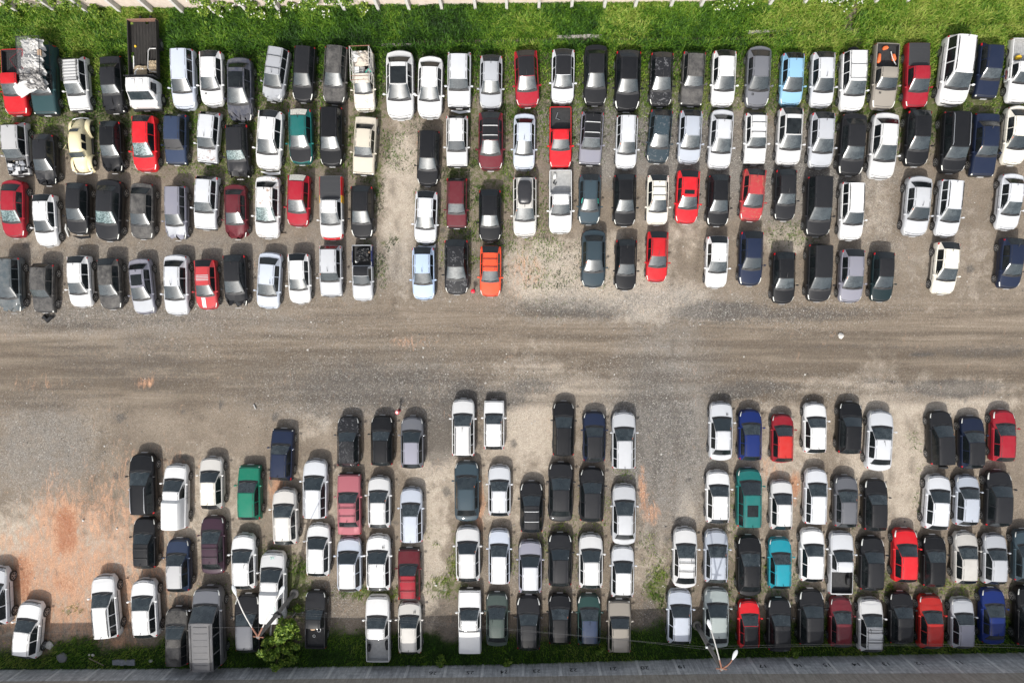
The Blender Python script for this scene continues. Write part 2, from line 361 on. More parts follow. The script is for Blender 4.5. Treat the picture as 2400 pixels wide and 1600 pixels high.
def car_meshes(typ, opts=(), crush=None):
    """list of (part name, mesh, material role, location)"""
    P = T[typ]; Lf = Loft(P); st = Lf.st; pts = Lf.pts; n = len(st)
    G = {'body': MB(), 'hood': MB(), 'roof': MB(), 'bed': MB()}
    rnd = random.Random(crush or 0)
    dv = {}
    def P3(i, j, sd):
        x, y, z = pts[i][j]
        if crush and (i <= 4):
            k = (i, j, sd)
            if k not in dv:
                a = (1-st[i][0]/max(P['hood'], .01))
                dv[k] = (rnd.uniform(-.10, .10)*a, -rnd.uniform(0, .45)*a, rnd.uniform(-.16, .10)*a)
            d = dv[k]; x, y, z = x+d[0]*(x != 0), y+d[1], max(.2, z+d[2])
        return (x*sd, y, z)
    for i in range(n-1):
        for j in range(10):
            if j >= 5 and i in (2, 3) : g = 'hood'
            elif j >= 7 and Lf.ir0 <= i < Lf.ir1: g = 'roof'
            elif Lf.bedseg and Lf.bedseg[0] <= i < Lf.bedseg[1] and ((j >= 5 and P['bed'] != 'canopy') or (P['bed'] == 'canopy' and j >= 5)): g = 'bed'
            else: g = 'body'
            mi = 0
            if P.get('boxy') and i == 0 and g == 'body' and 'pbump' not in opts: mi = 1
            if g == 'body' and j == 0: mi = 1
            for sd in (1, -1):
                q_ = [P3(i, j, sd), P3(i, j+1, sd), P3(i+1, j+1, sd), P3(i+1, j, sd)]
                if sd < 0: q_ = q_[::-1]
                G[g].add(q_, [(0, 1, 2, 3)], mi)
    for i, rev in ((0, False), (n-1, True)):
        ring = [P3(i, j, 1) for j in range(11)]+[P3(i, j, -1) for j in range(9, -1, -1)]
        G['body'].add(ring, [tuple(range(21))[::-1] if not rev else tuple(range(21))], 1 if P.get('boxy') and not rev else 0)
    body = G['body']; h, ws, ro = P['hood'], P['ws'], P['roof']; s1, s2 = h+ws, h+ws+ro
    # seams, cowl edges, roof ditches, door lines
    for sd in (1, -1):
        if not crush: Lf.patch(body, .16, h-.02, [6.05, 6.25], sd, .004, 5, 1)
        Lf.patch(body, s1+.02, s2-.02, [7.86, 8.12] if P.get('boxy') else [7.95, 8.10], sd, .004, 4, 1)
        for s in (h+.30, s1+ro*.34, min(s2, s1+ro*.34+1.0)):
            Lf.patch(body, s, s+.014, [1, 2, 3, 4], sd, .003, 1, 1)
        Lf.patch(body, h*.9, min(s2+.4, P['L']-.5), [2.3, 2.55], sd, .010, 3, 1)
    if not crush:
        Lf.patch(body, .135, .165, 5.3, 0, .006, 1, 1)
        Lf.patch(body, .035, .085, 8.0, 0, .010, 1, 1)
        if not P.get('boxy'): Lf.patch(body, .012, .03, 4.6, 0, .006, 1, 1)
    if P.get('trunk'): Lf.patch(body, s2+P['rg']+.03, s2+P['rg']+.045, 5.2, 0, .003, 1, 1)
    for y0 in (.195, .80):
        for sd in (1, -1):
            M = Matrix.Translation((sd*(Lf.W2-.02), P['L']/2-P['L']*y0, .29)) @ Matrix.Rotation(math.pi/2, 4, 'Y')
            body.lathe([(.345, -.022), (.345, .022)], 18, 1, M)
    out = []
    def weld(mb, name, mats, smooth=38):
        me = mb.mesh(name, mats)
        import bmesh
        bm = bmesh.new(); bm.from_mesh(me); bmesh.ops.remove_doubles(bm, verts=bm.verts, dist=.0008)
        bm.to_mesh(me); bm.free()
        me.polygons.foreach_set('use_smooth', [True]*len(me.polygons)); me.set_sharp_from_angle(angle=math.radians(smooth)); me.update()
        return me
    out.append(('body', weld(body, 'body', [None, TRIM]), 'body'))
    if 'nohood' in opts:
        eb = MB(); r2 = random.Random(5)
        for k in range(34):
            s_ = r2.uniform(.16, h-.12); x_ = r2.uniform(-.52, .52); z_ = P['zb']-.22+r2.uniform(0, .12)
            eb.box((x_, P['L']/2-s_, z_), (r2.uniform(.05, .35), r2.uniform(.05, .3), .2), r2.choice([0, 0, 1, 1, 2]), Matrix.Rotation(r2.uniform(-.2, .2), 4, 'Z'))
        eb.box((0, P['L']/2-h*.5-.05, .5), (1.2, h-.2, .1), 0)
        out.append(('engine', eb.mesh('engine', [DARKSTEEL, CHROME, PLATE]), None))
    else: out.append(('hood', weld(G['hood'], 'hood', [None]), 'hood'))
    if 'noroof' not in opts: out.append(('roof', weld(G['roof'], 'roof', [None]), 'roof'))
    if Lf.bedseg:
        nm = {'open': 'cargo_bed', 'cover': 'bed_cover', 'lid': 'bed_lid', 'canopy': 'canopy'}[P['bed']]
        if P['bed'] == 'open':
            for k in range(9):
                x_ = -.56+k*.14; sb = st[10][0]
                G['bed'].box((x_, P['L']/2-(sb+P['L'])/2+.02, .605), (.06, P['L']-sb-.22, .022), 0)
        if P['bed'] == 'cover':
            for k in range(1, 4):
                sb = st[10][0]; G['bed'].tube([(x_*Lf.W2*.8, P['L']/2-sb-(P['L']-sb)*k/4, P['zb']+.085+.03*(1-x_*x_)) for x_ in (-1, -.5, 0, .5, 1)], .014, 5, 0)
        if P['bed'] == 'lid':
            pass
        out.append((nm, weld(G['bed'], nm, [None]), 'bed'))
        if P['bed'] == 'canopy':
            mb = MB()
            for sd in (1, -1): Lf.patch(mb, s2+.5, P['L']-.4, [5.6, 6.2, 6.7], sd, .008, 3)
            if 'cwin' in opts: out.append(('side_window', mb.mesh('side_window', [SGLASS], 60), None))
    # glass
    mb = MB(); Lf.patch(mb, h+.015, s1+.02, 6.95, 0, .004, 6, 1); Lf.patch(mb, h+.09, s1-.03, 7.22, 0, .009, 6, 0)
    if 'nows' in opts: mats = [DARKSTEEL, TRIM]
    elif 'shat' in opts: mats = [SHATTER, TRIM]
    else: mats = [GLASS, TRIM]
    out.append(('windshield', mb.mesh('windshield', mats, 60), None))
    if Lf.iglass and P['bed' if 'bed' in P else 'L'] != 'x':
        e = st[9][0]; mb = MB()
        Lf.patch(mb, s2+.01, e-.01, 7.0, 0, .004, 4, 1); Lf.patch(mb, s2+.05*min(1, P['rg']*3), e-.05*min(1, P['rg']*3), 7.25, 0, .009, 4, 0)
        out.append(('rear_window', mb.mesh('rear_window', [SGLASS, TRIM], 60), None))
    cuts = [h+ws*.36, s1+ro*.34]
    if P.get('bed'): wins = [(h+ws*.36, s2-.10)]
    elif P.get('w3'): wins = [(h+ws*.36, s1+ro*.27), (s1+ro*.30, s1+ro*.64), (s1+ro*.67, s2-.04)]
    else: wins = [(h+ws*.36, s1+ro*.38), (s1+ro*.42, s2-.03)]
    for a, b in wins:
        for sd in (1, -1):
            mb = MB(); Lf.patch(mb, a, b, [5.12, 6.0, 6.85], sd, .006, 4)
            out.append(('side_window', mb.mesh('side_window', [SGLASS], 60), None))
    # cowl and wipers
    mb = MB(); Lf.patch(mb, h-.07, h+.03, 6.4, 0, .007, 1)
    for x_ in (-.10, .48):
        a = Lf.ev(h+.02, 9.2, 1); b = Lf.ev(h+.18, 8.6, 1)
        p0 = Vector((x_, a.y+.02-.05*abs(x_), a.z+.03)); mb.tube([p0, p0+Vector((-.46, -.12, .05))], .016, 5)
    out.append(('cowl', mb.mesh('cowl', [TRIM]), None))
    bx = P.get('boxy')
    for sd in (1, -1):
        mb = MB()
        if bx: Lf.patch(mb, .045, .115, [4.1, 5.2, 6.4], sd, .012, 2)
        else: Lf.patch(mb, .06, .36 if 'bighl' not in opts else .46, [4.15, 5.0, 5.5 if 'bighl' not in opts else 6.3], sd, .012, 4)
        if not (crush and sd > 0): out.append(('headlight', mb.mesh('headlight', [HEADL], 60), None))
        mb = MB(); e = P['L']
        if P.get('bed'): Lf.patch(mb, e-.10, e-.01, [2.4, 3.2, 3.95], sd, .012, 2)
        elif P.get('trunk'): Lf.patch(mb, e-.15, e-.04, [3.0, 3.6, 4.0, 4.5], sd, .012, 2)
        else: Lf.patch(mb, e-.22, e-.06, [3.3, 4.0, 4.9], sd, .012, 2)
        out.append(('taillight', mb.mesh('taillight', [TAILL], 60), None))
        mb = MB()
        mb.lathe([(.02, -.075), (.07, -.06), (.085, 0), (.07, .06), (.02, .075)], 10, 0,
                 Matrix.Translation((sd*(Lf.W2+.085), P['L']/2-h-ws*.42, P['zb']+.10)) @ Matrix.Scale(1.25, 4, (1, 0, 0)) @ Matrix.Scale(.75, 4, (0, 1, 0)))
        mb.tube([(sd*(Lf.W2-.06), P['L']/2-h-ws*.40, P['zb']+.04), (sd*(Lf.W2+.06), P['L']/2-h-ws*.42, P['zb']+.08)], .022, 5)
        out.append(('mirror', mb.mesh('mirror', [None], 50), 'mirror'))
    mb = MB(); mb.box((0, P['L']/2+.012, .43), (.40, .02, .13))
    mb.box((0, P['L']/2+.004, .43), (.44, .015, .16)); out.append(('number_plate', mb.mesh('number_plate', [PLATE]), None))
    # wheels
    mb = MB(); R = .285
    M = Matrix.Rotation(math.pi/2, 4, 'Y')
    mb.lathe([(R-.06, -.09), (R-.015, -.088), (R, -.06), (R, .06), (R-.015, .088), (R-.06, .09)], 20, 0, M)
    for k in range(5):
        A = M @ Matrix.Rotation(k*2*math.pi/5, 4, 'Z')
        mb.box((.10, 0, 0), (.20, .05, .188), 1, A)
    mb.lathe([(.06, -.096), (.06, .096)], 12, 1, M); mb.lathe([(R-.055, -.086), (R-.05, -.093), (R-.075, -.094), (R-.08, -.086)], 20, 1, M); mb.lathe([(R-.055, .086), (R-.05, .093), (R-.075, .094), (R-.08, .086)], 20, 1, M)
    wm = mb.mesh('wheel', [RUBBER, RIM], 40)
    for y0 in (.195, .80):
        for sd in (1, -1):
            out.append(('wheel', wm, None, (sd*(Lf.W2-.065), P['L']/2-P['L']*y0, R)))
    return out, Lf
_cache = {}
def get_meshes(typ, opts, crush):
    k = (typ, tuple(o for o in opts if o in ('nohood', 'shat', 'nows', 'bighl', 'cwin', 'pbump')), crush)
    if k not in _cache: _cache[k] = car_meshes(typ, k[1], crush)
    return _cache[k]

def build_vehicle(name, typ, col, opts, loc, rz, sc, crush=None):
    root = empty(name, loc, rz, sc); parts, Lf = get_meshes(typ, opts, crush); P = T[typ]
    kw = {}
    if 'peel' in opts: kw = dict(blotch=.6, blotchc=(.22, .22, .225))
    if 'rust' in opts: kw = dict(blotch=.8, blotchc=(.30, .16, .09))
    if 'dust' in opts: kw = dict(dusty=.45)
    v_ = random.Random(int(abs(loc[0])*313+abs(loc[1])*57)).randrange(3)
    base = cpaint(col, v_, **kw)
    sub = {'body': base, 'hood': base, 'roof': base, 'mirror': base, 'bed': base}
    for o in opts:
        if o.startswith('roof='): sub['roof'] = cpaint(o[5:], **kw)
        if o.startswith('hood='): sub['hood'] = cpaint(o[5:], **kw)
        if o.startswith('bodyc='): sub['body'] = cpaint(o[6:], **kw)
    if 'hrust' in opts: sub['hood'] = cpaint(col, v_, blotch=.8, blotchc=(.16, .07, .03))
    if 'bmir' in opts: sub['mirror'] = TRIM
    if P.get('bed') == 'open': sub['bed'] = BEDMETAL if 'mbed' in opts else BEDLINER
    if P.get('bed') == 'cover': sub['bed'] = VINYL
    for pt in parts:
        o = link(pt[0], pt[1], root, [sub[pt[2]]] if pt[2] else None, pt[3] if len(pt) > 3 else None)
        if pt[0] == 'body': o.material_slots[1].link = 'DATA'
    h, ws, ro = P['hood'], P['ws'], P['roof']; s1, s2 = h+ws, h+ws+ro; L2 = P['L']/2; H = P['H']
    if any(o.startswith('sun') and o in ('sun','sunb','suns') for o in opts):
        big = [o for o in opts if o.startswith('sun') and o in ('sun','sunb','suns')][0]
        a, b, u = {'sun': (.10, .72, 8.3), 'sunb': (-.02, .80, 7.95), 'suns': (.12, .34, 8.6)}[big]
        mb = MB(); Lf.patch(mb, s1+ro*max(.03, a), s1+ro*b, u, 0, .010, 4); mb.build('sunroof', [SGLASS], root, 60)
    rk = random.Random(int(abs(loc[0])*977+abs(loc[1])*131))
    if rk.random() < .6 and not P.get('bed') and typ != 'van':
        fr = rk.random() < .35; y = (L2-s1-.12) if fr else (L2-s2+.14); x = rk.choice([-.35, 0, 0, .3]) if fr else 0
        mb = MB(); mb.tube([(x, y, H+.005), (x, y+(.06 if fr else -.05), H+.05), (x, y-.26, H+.20)], [.022, .018, .008], 5); mb.build('antenna', [TRIM], root)
    if 'vtent' in opts:
        mb = MB(); Lf.patch(mb, s1+ro*.30, s1+ro*.66, 8.7, 0, .012, 3); mb.build('sunroof', [SGLASS], root, 60)
    for o in opts:
        if o in ('bars', 'wbars'):
            m_ = DARKSTEEL if o == 'bars' else PLATE
            for f_ in (.22, .66):
                mb = MB(); y = L2-s1-ro*f_; x = Lf.wr-.04
                mb.tube([(-x, y, H-.02), (-x+.02, y, H+.055), (-x*.5, y, H+.075), (x*.5, y, H+.075), (x-.02, y, H+.055), (x, y, H-.02)], .022 if o == 'bars' else .032, 6)
                mb.build('roof_bar', [m_], root, 50)
        if o in ('rails', 'wrails'):
            m_ = CHROME if o == 'wrails' else DARKSTEEL
            for sd in (1, -1):
                mb = MB(); x = sd*(Lf.wr-.07)
                mb.tube([(x, L2-s1-.10, H-.03), (x, L2-s1-.22, H+.05), (x, L2-s2+.3, H+.05), (x, L2-s2+.12, H-.02)], .021, 6)
                mb.build('roof_rail', [m_], root, 50)
        if o in ('rack', 'srack'):
            mb = MB(); x = Lf.wr-.02; y0 = L2-s1-.12; y1 = L2-s2+.06; z = H+.10
            for k in range(8 if o == 'rack' else 3):
                y = y0+(y1-y0)*k/(7 if o == 'rack' else 2); mb.tube([(-x, y, z), (x, y, z)], .014 if o == 'rack' else .02, 5)
            for zz in (z, z+.09) if o == 'rack' else (z,):
                mb.tube([(-x, y0, zz), (x, y0, zz), (x, y1, zz), (-x, y1, zz), (-x, y0, zz)], .017, 5)
            for sx in (1, -1):
                for y in (y0-.2, y1+.2): mb.tube([(sx*x, y, H-.05), (sx*x, y, z)], .016, 5)
            mb.build('roof_rack', [DARKSTEEL], root, 50)
        if o == 'ribs':
            for k in range(7):
                mb = MB(); y = L2-s1-ro*(.08+.13*k); mb.box((0, y, H+.018), (Lf.wr*1.2, .022, .012)); mb.build('roof_rib', [sub['roof']], root)
            for sd in (1, -1):
                mb = MB(); mb.tube([(sd*(Lf.wr-.16), L2-s1-.15, H+.02), (sd*(Lf.wr-.16), L2-s2+.1, H+.015)], .02, 5); mb.build('roof_rail', [TRIM], root)
        if o == 'box':
            mb = MB(); n_ = 20; prof = []
            for zz, k in ((H+.06, .93), (H+.10, 1.0), (H+.26, .98), (H+.36, .86), (H+.39, .5)):
                prof.append([(math.copysign(abs(math.cos(a))**.45, math.cos(a))*.47*k, L2-s1-ro*.50+math.copysign(abs(math.sin(a))**.45, math.sin(a))*.82*k, zz) for a in [2*math.pi*i/n_ for i in range(n_)]])
            vs = [p_ for r_ in prof for p_ in r_]
            fs = [(i*n_+k, i*n_+(k+1) % n_, (i+1)*n_+(k+1) % n_, (i+1)*n_+k) for i in range(4) for k in range(n_)]+[tuple(4*n_+k for k in range(n_))]
            mb.add(vs, fs); mb.build('roof_box', [plain('roof_box_plastic', (.025, .025, .027), .35)], root, 50)
        if o == 'spare':
            mb = MB(); mb.lathe([(.30, -.09), (.335, -.05), (.335, .05), (.28, .09), (.05, .10)], 20, 0, Matrix.Translation((.12, -L2-.13, .85)) @ Matrix.Rotation(math.pi/2, 4, 'X'))
            mb.build('spare_wheel', [RUBBER], root, 40)
        if o in ('st', 'stw', 'stb'):
            mb = MB(); sd = 1
            if 'up' in opts: Lf.patch(mb, h+ws*.70, h+ws*.84, [7.45, 7.75], 1, .016, 1)
            else: Lf.patch(mb, h+ws*.72, h+ws*.86, [7.45, 7.75], 1, .016, 1)
            mb.build('windshield_sticker', [{'st': ORANGE, 'stw': CHALK, 'stb': cpaint('blue')}[o]], root)
        if o == 'mk':
            mb = MB()
            for k in range(2): Lf.patch(mb, h+ws*(.84+.06*k), h+ws*(.87+.06*k), [7.4, 7.6, 7.85-.1*k], 1, .015, 1)
            mb.build('marker_writing', [CHALK], root)
        if o == 'stripes':
            mb = MB()
            for u0 in (9.0, 9.35, 9.7):
                for sd in (1,): Lf.patch(mb, .18, h-.1, [u0, u0+.2], sd, .006, 4)
            mb.build('hood_stripe', [CHALK], root)
            mb = MB()
            for k in range(4): Lf.patch(mb, s1+ro*.25+k*.12, s1+ro*.25+.06+k*.12, 8.1, 0, .006, 1)
            mb.build('roof_stripe', [cpaint('lgrey')], root)
        if o == 'scrib':
            g_ = plain('green_marker', (.05, .50, .38), .6); mb = MB()
            for a_, b_ in (((-.12, .22), (.02, .34)), ((.02, .34), (-.08, .42)), ((.06, .24), (.16, .40))):
                z_ = P['zb']+.06; mb.tube([(a_[0], L2-a_[1], z_-.05), (b_[0], L2-b_[1], z_-.04)], .014, 4)
            for k_ in range(4): mb.tube([(.45+.03*(k_ % 2), L2-3.3-.09*k_, H+.158), (.52-.03*(k_ % 2), L2-3.36-.09*k_, H+.152)], .014, 4)
            mb.build('green_scribble', [g_], root)
        if o == 'vent':
            mb = MB()
            for k in range(2): mb.box((.33+.09*k*(1), L2-h+.20, P['zb']+.035), (.04, .16, .03), 0, None)
            mb.build('hood_vent', [TRIM], root)
        if o == 'shade':
            mb = MB(); e = s2+P['rg']; Lf.patch(mb, s2+.06, e-.05, 7.6, 0, .014, 2); mb.build('rear_window_shade', [plain('sun_shade', (.62, .60, .52), .7, 0, .6, 11)], root)
        if o == 'mint':
            for sd in (1, -1):
                mb = MB(); Lf.patch(mb, h+ws*.62, s1+.05, [6.4, 6.8], sd, .012, 2); mb.build('pillar_tape', [plain('mint_tape', (.08, .62, .48), .5)], root)
        if o == 'firecol':
            mb = MB(); Lf.patch(mb, .01, .34, [1.5, 3, 4, 5.9], 1, .014, 3); Lf.patch(mb, .01, .34, [1.5, 3, 4, 5.9], -1, .014, 3); Lf.patch(mb, .01, .13, 5.6, 0, .016, 2)
            mb.build('front_stripe', [cpaint('red')], root)
            for sd in (1, -1):
                mb = MB(); Lf.patch(mb, s2+.45, P['L']-.08, [1.2, 2, 3, 4, 5.0], sd, .012, 3, 0); Lf.patch(mb, s2-.1, s2+.45, [1.2, 2, 3, 4, 4.8], sd, .012, 2, 1)
                mb.build('side_stripe', [cpaint('red'), plain('yellow_film', (.8, .42, .02), .4)], root)
        if o == 'bluesides':
            for sd in (1, -1):
                mb = MB(); Lf.patch(mb, s2+.1, P['L']-.08, [1.2, 2, 3, 4, 4.9], sd, .008, 3, 0); mb.build('side_stripe', [cpaint('blue')], root)
        if o == 'spoil':
            mb = MB(); mb.box((0, -L2+P['rg']*.6, H-.03), (1.0, .22, .04)); mb.build('rear_spoiler', [base], root)
        if o == 'bump':
            mb = MB(); mb.tube([(-.7, L2-.05, .42), (-.72, L2+.12, .40), (.0, L2+.22, .38), (.55, L2+.10, .42)], [.05, .09, .10, .04], 7); mb.build('hanging_bumper', [base], root, 50)
        if o == 'trunkbox':
            pass
    return root, Lf
